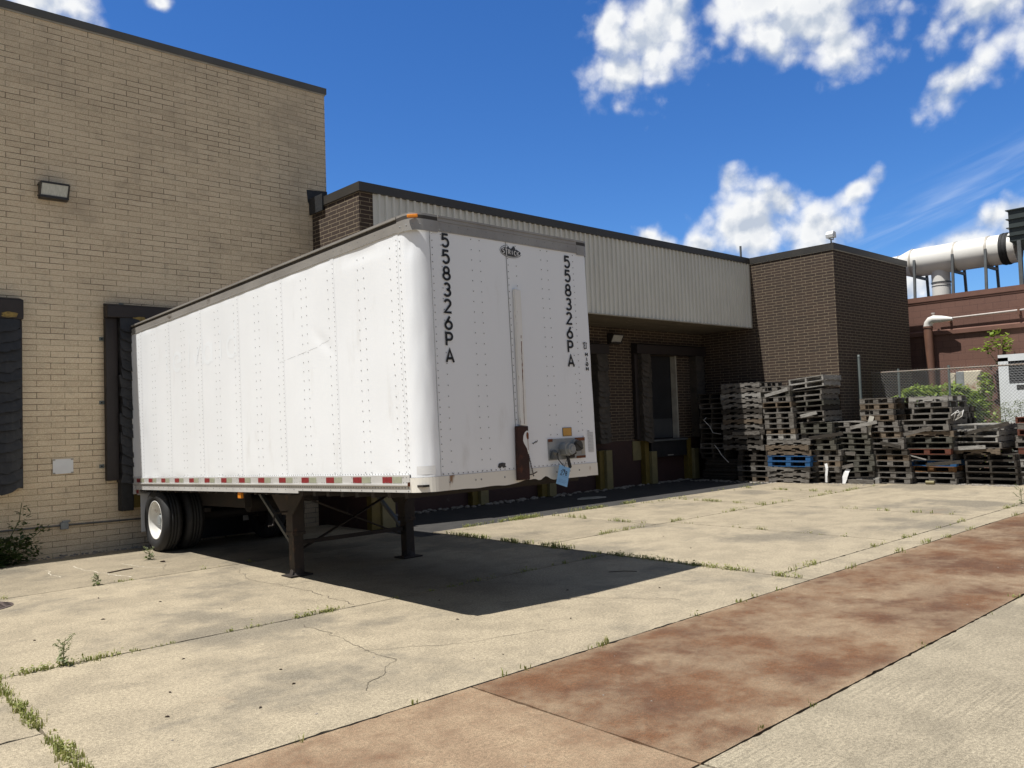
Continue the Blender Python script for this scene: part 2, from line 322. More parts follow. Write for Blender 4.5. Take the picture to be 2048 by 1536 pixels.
M['w_dark'] = wood('dark_wood', (0.0647, 0.0568, 0.0469), (0.0422, 0.0363, 0.0297), (0.0251, 0.0211, 0.0172))
M['w_green'] = wood('mossy_wood', (0.1148, 0.1094, 0.0904), (0.0851, 0.0821, 0.0684), (0.0464, 0.0441, 0.0319))
M['w_tan'] = wood('tan_wood', (0.1748, 0.1368, 0.0988), (0.1368, 0.1041, 0.0737), (0.0768, 0.0593, 0.0426))
M['w_pale'] = wood('pale_wood', (0.3468, 0.3349, 0.3068), (0.2669, 0.2541, 0.2303), (0.1615, 0.1496, 0.1334))
M['w_blue'] = wood('blue_wood', (.022, .085, .20), (.018, .07, .165), (.09, .085, .075), (.020, .085, .21))
M['w_orange'] = wood('orange_wood', (0.2137, 0.1072, 0.0398), (0.1688, 0.0840, 0.0338), (0.1125, 0.0675, 0.0398))
M['w_red'] = wood('red_wood', (0.1470, 0.0490, 0.0294), (0.1127, 0.0392, 0.0245), (0.0686, 0.0392, 0.0294))
M['strap'] = simple('white_strap', (.6, .59, .56), (.5, .49, .46), 9, .5)

# ------------------------------------------------------------------ mesh builder
class MB:
    def __init__(s): s.v = []; s.f = []; s.m = []; s.sm = []
    def add(s, vs, fs, mi=0, smooth=False):
        o = len(s.v); s.v += [tuple(v) for v in vs]
        for f in fs: s.f.append(tuple(i + o for i in f)); s.m.append(mi); s.sm.append(smooth)
    def box(s, x0, x1, y0, y1, z0, z1, mi=0):
        s.add([(x0, y0, z0), (x1, y0, z0), (x1, y1, z0), (x0, y1, z0), (x0, y0, z1), (x1, y0, z1), (x1, y1, z1), (x0, y1, z1)],
              [(0, 3, 2, 1), (4, 5, 6, 7), (0, 1, 5, 4), (1, 2, 6, 5), (2, 3, 7, 6), (3, 0, 4, 7)], mi)
        return s
    def obox(s, c, ax, ay, az, hx, hy, hz, mi=0):
        c, ax, ay, az = map(Vector, (c, ax, ay, az))
        vs = [c + ax * (sx * hx) + ay * (sy * hy) + az * (sz * hz) for sz in (-1, 1) for sx, sy in ((-1, -1), (1, -1), (1, 1), (-1, 1))]
        s.add(vs, [(0, 3, 2, 1), (4, 5, 6, 7), (0, 1, 5, 4), (1, 2, 6, 5), (2, 3, 7, 6), (3, 0, 4, 7)], mi); return s
    def bar(s, a, b, w, h, mi=0, up=(0, 0, 1)):
        a, b = Vector(a), Vector(b); d = b - a; L = d.length; d.normalize(); u = Vector(up)
        if abs(d.dot(u)) > .98: u = Vector((1, 0, 0))
        sd = d.cross(u).normalized(); u = sd.cross(d)
        return s.obox((a + b) / 2, d, sd, u, L / 2, w / 2, h / 2, mi)
    def cyl(s, a, b, r0, r1=None, n=16, mi=0, caps=True, smooth=True):
        if r1 is None: r1 = r0
        a, b = Vector(a), Vector(b); d = (b - a).normalized(); u = Vector((0, 0, 1)) if abs(d.z) < .9 else Vector((1, 0, 0))
        e1 = d.cross(u).normalized(); e2 = d.cross(e1)
        vs = [a + (e1 * math.cos(2 * PI * i / n) + e2 * math.sin(2 * PI * i / n)) * r0 for i in range(n)] + \
             [b + (e1 * math.cos(2 * PI * i / n) + e2 * math.sin(2 * PI * i / n)) * r1 for i in range(n)]
        s.add(vs, [(i, i + n, (i + 1) % n + n, (i + 1) % n) for i in range(n)], mi, smooth)
        if caps:
            s.add(vs[:n], [tuple(range(n))], mi); s.add(vs[n:], [tuple(range(n))[::-1]], mi)
        return s
    def tube(s, pts, r, n=8, mi=0):
        pts = [Vector(p) for p in pts]; rings = []
        rs = r if isinstance(r, (list, tuple)) else [r] * len(pts)
        e1 = None
        for i, p in enumerate(pts):
            d = (pts[min(i + 1, len(pts) - 1)] - pts[max(i - 1, 0)]).normalized()
            if e1 is None:
                u = Vector((0, 0, 1)) if abs(d.z) < .9 else Vector((1, 0, 0)); e1 = d.cross(u).normalized()
            e1 = (e1 - d * e1.dot(d)).normalized(); e2 = d.cross(e1)
            rings.append([p + (e1 * math.cos(2 * PI * k / n) + e2 * math.sin(2 * PI * k / n)) * rs[i] for k in range(n)])
        vs = [v for r_ in rings for v in r_]
        fs = [(i * n + k, i * n + (k + 1) % n, (i + 1) * n + (k + 1) % n, (i + 1) * n + k) for i in range(len(pts) - 1) for k in range(n)]
        s.add(vs, fs, mi, True); s.add(rings[0], [tuple(range(n))[::-1]], mi); s.add(rings[-1], [tuple(range(n))], mi); return s
    def lathe(s, prof, axis='x', c=(0, 0, 0), n=40, mi=0):
        vs = []
        for i in range(n):
            a = 2 * PI * i / n; ca, sa = math.cos(a), math.sin(a)
            for h, r in prof:
                v = {'x': (h, r * ca, r * sa), 'y': (r * ca, h, r * sa), 'z': (r * ca, r * sa, h)}[axis]
                vs.append((v[0] + c[0], v[1] + c[1], v[2] + c[2]))
        k = len(prof)
        s.add(vs, [(i * k + j, ((i + 1) % n) * k + j, ((i + 1) % n) * k + j + 1, i * k + j + 1) for i in range(n) for j in range(k - 1)], mi, True); return s
    def prism(s, poly, h0, h1, fn, mi=0):
        n = len(poly); vs = [fn(x, y, h0) for x, y in poly] + [fn(x, y, h1) for x, y in poly]
        s.add(vs, [tuple(range(n))[::-1], tuple(range(n, 2 * n))] + [(i, (i + 1) % n, (i + 1) % n + n, i + n) for i in range(n)], mi); return s
    def rivet(s, p, nrm, r=.0062, h=.004, mi=1):
        p, nrm = Vector(p), Vector(nrm); u = Vector((0, 0, 1)); e1 = nrm.cross(u).normalized(); e2 = nrm.cross(e1); n = 6
        vs = [p + (e1 * math.cos(2 * PI * i / n) + e2 * math.sin(2 * PI * i / n)) * r for i in range(n)] + \
             [p + nrm * h + (e1 * math.cos(2 * PI * i / n) + e2 * math.sin(2 * PI * i / n)) * r * .6 for i in range(n)]
        s.add(vs, [(i, (i + 1) % n, (i + 1) % n + n, i + n) for i in range(n)] + [tuple(range(n, 2 * n))], mi); return s
    def mesh(s, name, mats):
        me = bpy.data.meshes.new(name); me.from_pydata(s.v, [], s.f)
        for m in (mats if isinstance(mats, (list, tuple)) else [mats]): me.materials.append(m)
        me.polygons.foreach_set('material_index', s.m); me.polygons.foreach_set('use_smooth', s.sm); me.update()
        return me
    def build(s, name, mats, parent=None, fix=True, bevel=0):
        me = s.mesh(name, mats)
        if fix:
            import bmesh
            bm = bmesh.new(); bm.from_mesh(me); bmesh.ops.recalc_face_normals(bm, faces=bm.faces); bm.to_mesh(me); bm.free()
        o = bpy.data.objects.new(name, me); COL.objects.link(o)
        if parent: o.parent = parent
        if bevel:
            b = o.modifiers.new('bevel', 'BEVEL'); b.width = bevel; b.segments = 2; b.limit_method = 'ANGLE'; b.angle_limit = .6
        return o
def tag(o, label=None, cat=None, group=None, kind=None):
    if label: o['label'] = label
    if cat: o['category'] = cat
    if group: o['group'] = group
    if kind: o['kind'] = kind
    return o
def thing(name, label, cat, loc=(0, 0, 0), rot=(0, 0, 0), group=None):
    o = bpy.data.objects.new(name, None); COL.objects.link(o); o.location = loc; o.rotation_euler = rot
    o.empty_display_size = .2
    return tag(o, label, cat, group)
def copy_tree(o, parent=None):
    c = o.copy(); COL.objects.link(c)
    if parent: c.parent = parent
    for ch in list(o.children): copy_tree(ch, c)
    return c

# stroke lettering ------------------------------------------------
def arc(cx, cy, rx, ry, a0, a1, n=10):
    return [(cx + rx * math.cos(math.radians(a0 + (a1 - a0) * i / n)), cy + ry * math.sin(math.radians(a0 + (a1 - a0) * i / n))) for i in range(n + 1)]
GL = {  # unit height glyphs, width about .6
    '5': [[(.54, 1), (.12, 1), (.09, .60)] + arc(.29, .34, .27, .33, 128, -150, 16)],
    '8': [arc(.30, .74, .21, .25, -90, 270, 20), arc(.30, .265, .27, .265, -90, 270, 22)],
    '3': [arc(.29, .75, .22, .25, 150, -90, 12)[:-1] + [(.29, .5)], [(.24, .5)] + arc(.28, .265, .27, .255, 80, -150, 14)],
    '2': [arc(.29, .74, .24, .26, 165, -32, 12) + [(.03, 0), (.58, 0)]],
    '6': [[(.42, 1), (.10, .46)], arc(.30, .30, .27, .30, 0, 360, 24)],
    'P': [[(.06, 0), (.06, 1), (.32, 1)] + arc(.32, .73, .23, .27, 80, -80, 10) + [(.32, .46), (.06, .46)]],
    'A': [[(0, 0), (.30, 1), (.60, 0)], [(.11, .30), (.49, .30)]],
    'H': [[(.04, 0), (.04, 1)], [(.56, 0), (.56, 1)], [(.04, .5), (.56, .5)]],
    'I': [[(.3, 0), (.3, 1)]], '1': [[(.12, .8), (.32, 1), (.32, 0)]],
    'G': [arc(.31, .5, .28, .5, 45, 330, 18) + [(.56, .45), (.34, .45)]],
    'S': [arc(.30, .75, .22, .25, 40, 270, 12)[:-1] + arc(.30, .25, .24, .25, 90, -140, 12)],
    'T': [[(0, 1), (.6, 1)], [(.3, 1), (.3, 0)]], 'R': [[(.06, 0), (.06, 1), (.32, 1)] + arc(.32, .75, .2, .25, 80, -80, 8) + [(.32, .5), (.06, .5)], [(.28, .5), (.55, 0)]],
    'C': [arc(.33, .5, .28, .5, 50, 310, 16)], 'K': [[(.06, 0), (.06, 1)], [(.55, 1), (.08, .42)], [(.24, .6), (.57, 0)]],
    '7': [[(.05, 1), (.55, 1), (.2, 0)]], "'": [[(.3, 1.02), (.27, .8)]], 'E': [[(.5, 1), (.06, 1), (.06, 0), (.5, 0)], [(.06, .5), (.45, .5)]],
    'M': [[(.02, 0), (.08, 1), (.36, .1), (.64, 1), (.70, 0)]], 'a': [arc(.27, .30, .23, .30, 0, 360, 18), [(.50, .6), (.50, 0)]],
    'i': [[(.2, 0), (.2, .6)], [(.2, .78), (.2, .92)]], 'd': [arc(.27, .30, .23, .30, 0, 360, 18), [(.50, 1.05), (.50, 0)]],
    'e': [[(.04, .32), (.50, .32)] + arc(.27, .30, .23, .30, 5, 310, 16)], 't': [[(.2, .9), (.2, .1), (.4, 0)], [(.02, .6), (.4, .6)]]}
def stroke(mb, pts, t, fn, mi=0, h=.0015, flat=False):
    P = [Vector((p[0], p[1])) for p in pts]; closed = (P[0] - P[-1]).length < 1e-4
    if closed: P = P[:-1]
    n = len(P); L = []; Rr = []
    for i in range(n):
        a = P[i - 1] if (i > 0 or closed) else None; b = P[(i + 1) % n] if (i < n - 1 or closed) else None
        d1 = (P[i] - a).normalized() if a is not None else None; d2 = (b - P[i]).normalized() if b is not None else None
        if d1 is None: d1 = d2
        if d2 is None: d2 = d1
        tn = (d1 + d2); tn = tn.normalized() if tn.length > .05 else d2
        nr = Vector((-tn.y, tn.x)); k = max(.55, nr.dot(Vector((-d2.y, d2.x))))
        L.append(P[i] + nr * (t / 2 / k)); Rr.append(P[i] - nr * (t / 2 / k))
    segs = range(n if closed else n - 1)
    vs = [fn(p.x, p.y, h) for p in L] + [fn(p.x, p.y, h) for p in Rr] + [fn(p.x, p.y, 0) for p in L] + [fn(p.x, p.y, 0) for p in Rr]
    fs = []
    for i in segs:
        j = (i + 1) % n
        fs += [(i, j, n + j, n + i)] if flat else [(i, j, n + j, n + i), (i, 2 * n + i, 2 * n + j, j), (n + i, n + j, 3 * n + j, 3 * n + i)]
    mb.add(vs, fs, mi)
def glyph(mb, ch, x, z, w, h, t, mapf, mi=0, mirror=False, flat=False):
    for st in GL[ch]:
        q = [((.6 - px if mirror else px) / .6 * w, py * h) for px, py in st]
        stroke(mb, q, t, lambda a, b, e: mapf(x + a, z + b, e), mi, flat=flat)

# ================================================================== GROUND
g = MB(); g.add([(-250, -250, -.07), (250, -250, -.07), (250, 250, -.07), (-250, 250, -.07)], [(0, 1, 2, 3)])
tag(g.build('ground', M['soil'], fix=False), kind='structure')
def slab_mesh(name, slabs, mat):
    mb = MB(); tones = []
    for (x0, x1, y0, y1, tone) in slabs:
        gap = .009; x0 += gap; x1 -= gap; y0 += gap; y1 -= gap
        pts = []
        def edge(a, b):
            L = math.hypot(b[0] - a[0], b[1] - a[1]); n = max(2, int(L / .06)) if L < 16 else 8
            for i in range(n):
                t_ = i / n; jx = 0
                x = a[0] + (b[0] - a[0]) * t_; y = a[1] + (b[1] - a[1]) * t_
                if i and L < 16:
                    j = (.5 * mnoise.noise(Vector((x * 3, y * 3, 3))) + mnoise.noise(Vector((x * 13, y * 13, 9)))) * .009
                    if R.random() < .06: j += R.uniform(.004, .016)
                    if abs(b[0] - a[0]) > abs(b[1] - a[1]): y += j if b[0] > a[0] else -j
                    else: x += -j if b[1] > a[1] else j
                pts.append((x, y))
        c = [(x0, y0), (x1, y0), (x1, y1), (x0, y1)]
        for i in range(4): edge(c[i], c[(i + 1) % 4])
        n = len(pts)
        mb.add([(x, y, 0) for x, y in pts] + [(x, y, -.065) for x, y in pts], [tuple(range(n))] + [(i, i + n, (i + 1) % n + n, (i + 1) % n) for i in range(n)])
        tones += [tone] * (n + 1)
    o = mb.build(name, mat, fix=False); me = o.data
    ca = me.color_attributes.new('tone', 'FLOAT_COLOR', 'CORNER')
    for p, tn in zip(me.polygons, tones):
        for li in p.loop_indices: ca.data[li].color = (tn, tn, tn, 1)
    return tag(o, kind='structure')
SL = [(1.35, 8.55, 4.58, 7.48, 1.03), (1.35, 8.55, 7.48, 11.10, 1.0), (1.35, 8.07, 11.10, 14.10, .82), (-7, 1.35, 4.58, 5.9, 1.06), (-7, 1.35, 5.9, 11.1, 1.02), (-7, 1.35, 11.1, 14.1, .93),
      (8.55, 22.5, 4.58, 5.0, 1.03), (8.55, 11.75, 5.0, 8.84, 1.04), (11.75, 15.05, 5.0, 8.84, 1.0), (15.05, 18.0, 5.0, 8.84, 1.02), (18.0, 21.0, 5.0, 8.84, 1.04), (21.0, 26.4, 5.0, 8.84, .9),
      (8.55, 11.35, 8.84, 11.45, .92), (11.35, 15.05, 8.84, 11.45, .98), (15.05, 18.0, 8.84, 11.45, .97), (18.0, 20.4, 8.84, 11.45, .93)]
slab_mesh('concrete_pavement', SL, M['concrete'])
slab_mesh('front_pavement', [(-7, 3.72, -4, 2.665, .98), (3.72, 10.4, -4, 2.665, 1.0), (10.4, 26.4, -9, 2.665, 1.0), (22.5, 26.4, 2.665, 5.0, 1.0), (-7, 10.4, -20, -4, 1), (-30, -7, -20, 14.1, 1)], M['concrete_pale'])
slab_mesh('red_pavement_strip', [(-7, 3.72, 2.665, 4.58, 1.12), (3.72, 12.6, 2.665, 4.58, 1.0), (12.6, 22.5, 2.665, 4.58, .98)], M['redcrete'])
a = MB(); a.add([(8.55, 11.47, -.012), (20.4, 11.47, -.012), (21.0, 14.4, -.012), (8.1, 14.4, -.012), (8.1, 11.12, -.012), (8.55, 11.12, -.012)], [(0, 1, 2, 3, 4, 5)])
tag(a.build('asphalt_apron', M['asphalt'], fix=False), kind='structure')
def crack_line(mb, pts, w=.0048):
    out = []
    for i in range(len(pts) - 1):
        p, q = Vector(pts[i]), Vector(pts[i + 1]); n = max(2, int((q - p).length / .03))
        for k in range(n):
            t_ = k / n; v = p.lerp(q, t_); out.append((v.x + mnoise.noise(Vector((v.x * 6, v.y * 6, 1))) * .045 + mnoise.noise(Vector((v.x * 23, v.y * 23, 2))) * .022, v.y + mnoise.noise(Vector((v.x * 6, v.y * 6, 5))) * .045 + mnoise.noise(Vector((v.x * 23, v.y * 23, 7))) * .022))
    for i in range(len(out) - 1):
        ax, ay = out[i]; bx, by = out[i + 1]; dx_, dy_ = bx - ax, by - ay; L = math.hypot(dx_, dy_) + 1e-6
        ww = w * (.35 + .9 * abs(mnoise.noise(Vector((ax * 4, ay * 4, 8)))))
        nx_, ny_ = -dy_ / L * ww, dx_ / L * ww
        mb.add([(ax - nx_, ay - ny_, .003), (bx - nx_, by - ny_, .003), (bx + nx_, by + ny_, .003), (ax + nx_, ay + ny_, .003)], [(0, 1, 2, 3)])
ck = MB()
for pl in ([(3.83, 7.2), (3.81, 6.5), (3.75, 5.96), (3.73, 5.55), (3.50, 5.32), (3.29, 5.2), (3.16, 5.03)], [(3.73, 5.96), (4.4, 5.5), (5.2, 5.3)],
           [(4.81, 10.88), (4.53, 9.82), (4.62, 9.2), (4.66, 8.68), (4.63, 8.08), (4.62, 7.5)], [(4.62, 9.2), (5.4, 9.0), (6.1, 8.4)], [(4.3, 12.0), (4.1, 11.6), (4.15, 11.15)],
           [(18.3, 8.5), (18.1, 7.9), (18.4, 7.4)], [(9.4, 8.8), (9.35, 9.9), (9.1, 11.3)], [(12.4, 5.2), (12.8, 6.9), (12.6, 8.7)], [(6.9, 5.1), (6.2, 6.1), (5.6, 6.4)]): crack_line(ck, pl)
tag(ck.build('pavement_cracks', M['crack'], fix=False), kind='structure')
ch_ = MB()
for pl in ([(3.02, 12.9), (2.95, 12.4), (3.0, 12.1)], [(3.35, 12.95), (3.4, 12.3), (3.6, 11.3)], [(3.9, 12.6), (4.0, 12.0), (4.2, 11.7)]): crack_line(ch_, pl, .010)
tag(ch_.build('pale_scratches', M['chalk'], fix=False), kind='structure')

# ================================================================== TAN BUILDING
YW, XT = 14.4198, 8.408
tb = thing('tan_brick_building', 'tall tan brick building behind the rear of the white trailer', 'building', (XT, YW, 0))
w_ = MB(); w_.box(-18 - XT, 0, 0, 16, -.05, 8.5); w_.build('wall', M['tan'], tb)
w_ = MB(); w_.box(-18 - XT, .035, -.035, 16, 8.5, 8.62); w_.build('coping', M['grey_coping'], tb)
w_ = MB(); w_.box(-18 - XT, .02, -.018, 15.9, 8.475, 8.499); w_.build('drip_edge', M['trim'], tb)
w_ = MB()
for i in range(9):
    x = -.42 + .035 * i
w_.prism([(-.44, 6.50), (.012, 6.53), (.012, 6.02), (-.33, 6.02), (-.37, 6.18), (-.42, 6.27)], -.006, .0, lambda x, z, e: (x, e - .001, z)); w_.build('tar_patch', M['tar'], tb)

def wall_lamp(name, label, x, y, z, w, h, d, lensm, deep=False):
    t = thing(name, label, 'wall lamp', (x, y, z))
    b = MB(); b.box(-w / 2, w / 2, -.05, -.001, -h / 2, h / 2)
    b.prism([(-.05, h / 2), (-d, h / 2 - .01), (-d, h / 2 - .04), (-.05, h / 2 - .03)], -w / 2, w / 2, lambda a_, c_, e: (e, a_, c_))
    for sx in (-1, 1):
        b.prism([(-.05, h / 2 - .02), (-d, h / 2 - .03), (-d * .55, -h / 2 + .04), (-.05, -h / 2 + .01)], sx * w / 2 - .012, sx * w / 2 + .012, lambda a_, c_, e: (e, a_, c_))
        for zz in (-.09, .08): b.cyl((sx * w / 2, -.06, zz), (sx * (w / 2 + .025), -.06, zz), .012, n=8)
    b.prism([(-.05, -h / 2), (-d * .6, -h / 2 + .015), (-d * .6, -h / 2 + .05), (-.05, -h / 2 + .04)], -w / 2, w / 2, lambda a_, c_, e: (e, a_, c_))
    b.build('housing', M['lampbox'], t)
    l = MB(); l.prism([(-d * .93, h / 2 - .04), (-d * .5, -h / 2 + .05), (-.052, -h / 2 + .05), (-.052, h / 2 - .04)], -w / 2 + .014, w / 2 - .014, lambda a_, c_, e: (e, a_, c_))
    l.build('lens', lensm, t); return t
wall_lamp('wall_lamp', 'bronze wall lamp with a ribbed glass lens high on the tan brick wall', 3.49, YW, 5.71, .40, .26, .20, M['lens'])
sg = thing('notice_board', 'blank white notice board with clipped corners on the tan brick wall', 'sign', (3.602, YW, 1.375))
b = MB(); b.box(-.145, .145, -.02, -.001, -.115, .115); b.build('board', M['paper'], sg)
for sx in (-1, 1):
    for sz in (-1, 1):
        b = MB(); b.box(sx * .13 - .018, sx * .13 + .018, -.026, -.0205, sz * .105 - .012, sz * .105 + .012); b.build('clip', M['trim'], sg)
cd = thing('electrical_conduit', 'thin grey conduit with a junction box low on the tan wall', 'conduit', (3.6, YW, .45))
b = MB(); b.tube([(-9, -.025, .01), (-4, -.025, .012), (0, -.025, .005), (1.6, -.025, -.02), (4, -.025, -.03)], .014, 8); b.build('pipe', M['pvc'], cd)
b = MB(); b.box(-.05, .06, -.075, -.002, -.055, .05); b.box(-.02, .09, -.06, -.003, .05, .075); b.build('junction_box', M['box_grey'], cd, bevel=.006)

def flap_pad(mb, x0, x1, z0, z1, y, depth, n, seed, jit=.03, side=1):
    r = random.Random(seed); hh = (z1 - z0) / n
    for i in range(n):
        za = z1 - i * hh; zb = za - hh * 1.22
        ja, jb = r.uniform(-jit, jit), r.uniform(-jit, jit); lip = depth + r.uniform(.015, .055)
        m_ = 7; row = []
        for k in range(m_):
            u = k / (m_ - 1); sag = -.05 * (1 - (2 * u - 1) ** 2) * r.uniform(.5, 1.3) * (1 if side > 0 else 1)
            slope = -.05 * u * side
            xa = x0 + (x1 - x0) * u + (ja if k in (0, m_ - 1) else 0); xb = x0 + (x1 - x0) * u + (jb if k in (0, m_ - 1) else 0)
            bul = .035 * math.sin(PI * u)
            row.append(((xa, y - depth - bul * .6, za), (xb, y - lip - bul, max(zb, z0 - .03) + sag + slope + r.uniform(-.012, .012))))
        vs = [p[0] for p in row] + [p[1] for p in row] + [(p[1][0], p[1][1] + .012, p[1][2]) for p in row]
        mb.add(vs, [(k, k + 1, m_ + k + 1, m_ + k) for k in range(m_ - 1)] + [(m_ + k, m_ + k + 1, 2 * m_ + k + 1, 2 * m_ + k) for k in range(m_ - 1)], 0, False)
        for u_, sgn in ((0, -1), (m_ - 1, 1)):
            p, q = row[u_]; mb.add([p, q, (q[0], y, q[2]), (p[0], y, p[2])], [(0, 1, 2, 3)])
def shelter(name, label, xl, xr, z0, z1, y, fw, pw, dep, padm, framem, seed, hz, hanging=False):
    t = thing(name, label, 'dock seal', ((xl + xr) / 2, y, z0)); cx = (xl + xr) / 2; W_ = (xr - xl) / 2
    for sx in (-1, 1):
        b = MB(); xa = sx * W_; xb = sx * (W_ - fw)
        b.box(min(xa, xb), max(xa, xb), -dep * .5, -.001, 0, z1 - hz - z0 - .002); b.build('side_frame', framem, t, bevel=.01)
        b = MB(); xc = sx * (W_ - fw - .003); xd = sx * (W_ - fw - pw)
        b.box(min(xc, xd) + .02, max(xc, xd) - .02, -dep + .03, -.002, .02, z1 - hz - z0 - .01)
        flap_pad(b, min(xc, xd), max(xc, xd), .0, z1 - z0 - hz - .005, 0, dep - .02, 17, seed + sx, .022, -sx)
        b.build('side_pad', padm, t, fix=False)
    b = MB(); b.box(-W_, W_, -dep * .95, -.001, z1 - hz - z0, z1 - z0 - .02)
    b.prism([(-dep * .95, z1 - z0 - .02), (-.001, z1 - z0 - .02), (-.001, z1 - z0 + .03)], -W_, W_, lambda a_, c_, e: (e, a_, c_))
    b.build('header_pad', framem, t, bevel=.015)
    return t
s1 = shelter('dock_seal', 'ragged black dock seal at the left edge of the tan wall', .70, 3.03, 1.08, 3.96, YW, .04, .42, .24, M['pad'], M['pad_brown'], 3, .32)
s2 = shelter('dock_seal', 'brown framed black dock seal pressed by the rear of the white trailer', 4.22, 7.45, 1.10, 3.97, YW, .19, .42, .235, M['pad'], M['pad_brown'], 11, .22)
for t_, pos in ((s1, [(.98, 2.62)]), (s2, [(-1.12, 2.64)])):
    for px_, pz_ in pos:
        b = MB(); o_ = []
        for k in range(14):
            a_ = 2 * PI * k / 14; o_.append((px_ + math.cos(a_) * .12 * R.uniform(.7, 1.2), pz_ + math.sin(a_) * .045 * R.uniform(.7, 1.2)))
        b.prism(o_, -.2290, -.236, lambda x, z, e: (x, e, z)); b.build('torn_foam', M['foam'], t_)
for i, (zx, zz) in enumerate(((4.50, 3.985), (4.19, 3.41), (4.18, 2.37), (4.17, 1.34))):
    b = MB(); b.box(-.035, .04, -.012, -.001, -.03, .03); b.box(-.012, .012, -.016, -.0125, -.012, .012, 1)
    o = b.build('bracket', [M['post_grey'], M['black_rubber']], s2); o.location = (zx - s2.location.x, 0, zz - s2.location.z)
pt = thing('dock_leveler', 'black dock leveler pit added to darken the tan wall behind the trailer axle', 'dock leveler', (6.1, YW, 0))  # assumed pit, added as a black face to darken the space under the trailer
b = MB(); b.box(-1.1, 1.25, -.10, -.001, 0, 1.08); b.build('added_pit_face', M['louvre'], pt)
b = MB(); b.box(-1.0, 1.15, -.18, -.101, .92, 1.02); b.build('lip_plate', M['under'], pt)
bp = thing('dock_bumper', 'dark block with yellow steel face under the black dock seal by the trailer tyre', 'dock bumper', (4.57, YW, .62))
b = MB(); b.box(-.16, .03, -.20, -.001, -.02, .46); b.build('rubber_block', M['black_rubber'], bp, bevel=.01)
b = MB(); b.box(.031, .30, -.17, -.001, .02, .32); b.box(.02, .31, -.19, -.171, .26, .32); b.build('steel_face', M['yellow'], bp, bevel=.008)

# ================================================================== BROWN BRICK WAREHOUSE
XB, YB, XR, YT, XE = 8.0724, 12.712, 21.042, 10.1765, 25.69
ZC0, ZC1, ZP = 6.10, 6.265, 4.27
wb = thing('brown_brick_warehouse', 'low brown brick warehouse with ribbed white fascia over its loading docks', 'building', (XB, YB, 0))
def wbb(name, mat, *boxes, **kw):
    b = MB()
    for q in boxes: b.box(q[0] - XB, q[1] - XB, q[2] - YB, q[3] - YB, q[4], q[5])
    return b.build(name, mat, wb, **kw)
D1 = (18.30, 19.70, 1.20, 3.55)
wbb('end_wall', M['brown'], (XB, 8.367, YB, 14.40, 1.20, ZC0))
wbb('recess_wall', M['brown'], (8.367, D1[0], 14.42, 14.75, 1.2, ZP - .002), (D1[1], XR, 14.42, 14.75, 1.2, ZP - .002), (D1[0], D1[1], 14.42, 14.75, D1[3], ZP - .002))
wbb('base_wall', M['maroon'], (8.367, XR, 14.405, 14.75, -.06, 1.197), (XB - .012, 8.366, YB - .012, 14.404, -.06, 1.197))
wbb('tower_wall', M['brown'], (XR, XE, YT, 24, -.06, ZC0))
wbb('upper_wall', M['fascia'], (8.369, XR - .002, YB + .05, 24, ZP + .03, ZC0))
b = MB(); x = 8.37; prof = []
while x < XR - .02:
    prof += [(x, 0), (x + .092, 0), (x + .104, -.042), (x + .146, -.042)]; x += .160
prof = [p for p in prof if p[0] < XR - .004] + [(XR - .004, 0)]
vs = [(p[0] - XB, p[1] + .004 - .004 + .0, ZP) for p in prof] + [(p[0] - XB, p[1], ZC0 - .002) for p in prof]; n = len(prof)
b.add(vs, [(i, i + 1, n + i + 1, n + i) for i in range(n - 1)]); b.build('ribbed_fascia', M['fascia'], wb, fix=False)
wbb('fascia_trim', M['trim'], (8.37, XR - .003, YB - .046, YB + .03, ZP - .022, ZP - .001), (XR - .05, XR - .003, YB - .048, YB - .002, ZP + .001, ZC0 - .003))
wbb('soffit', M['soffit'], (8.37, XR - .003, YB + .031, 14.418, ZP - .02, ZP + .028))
wbb('coping', M['bronze'], (XB - .03, XR - .031, YB - .062, YB + .3, ZC0, ZC1), (XB - .03, XB + .27, YB + .301, 14.418, ZC0, ZC1), (XR - .03, XE + .03, YT - .03, YT + .3, ZC0, ZC1), (XR - .03, XR + .27, YT + .301, 24, ZC0, ZC1), (XE - .27, XE + .03, YT + .301, 24, ZC0, ZC1))
wbb('coping_trim', M['trim'], (XR - .018, XE + .018, YT - .018, YT - .001, ZC0 - .022, ZC0 - .001), (XR - .018, XR - .001, YT, YB - .04, ZC0 - .022, ZC0 - .001))
wbb('roof', M['tar'], (XB + .27, XR + .27, YB + .3, 24, ZC0 + .0, ZC0 + .05), (XR + .271, XE - .271, YT + .3, 24, ZC0, ZC0 + .05))
wbb('flashing', M['tar'], (XB - .06, XB - .031, YB + 1.2, 14.415, 6.0, 6.32))
dd = MB(); dd.box(D1[0] - XB, D1[1] - XB, 14.60 - YB, 14.64 - YB, 1.2, 3.55); o = dd.build('dock_door', M['door_dark'], wb)
dd = MB(); dd.box(D1[0] - XB + .02, D1[1] - XB - .04, 14.585 - YB, 14.599 - YB, 1.22, 1.76); dd.build('door_panel', M['door_grey'], o)
dd = MB(); dd.box(D1[1] - XB - .03, D1[1] - XB + .025, 14.40 - YB, 14.58 - YB, 1.2, 3.56); dd.build('door_jamb', M['trim'], wb)
for xa, xb in ((14.4, 15.95), (10.2, 11.8)):
    dd = MB(); dd.box(xa - XB, xb - XB, 14.395 - YB, 14.418 - YB, 1.22, 3.5)
    for k in range(5): dd.box(xa - XB, xb - XB, 14.385 - YB, 14.3945 - YB, 1.25 + k * .45, 1.63 + k * .45)
    dd.build('dock_door', M['door_grey'], wb)
shelter('dock_seal', 'torn tan dock seal around the dark doorway beside the inner brick corner', 17.70, 20.92, 1.22, 3.84, YW, .14, .40, .25, M['tan_pad'], M['pad_brown'], 21, .28)
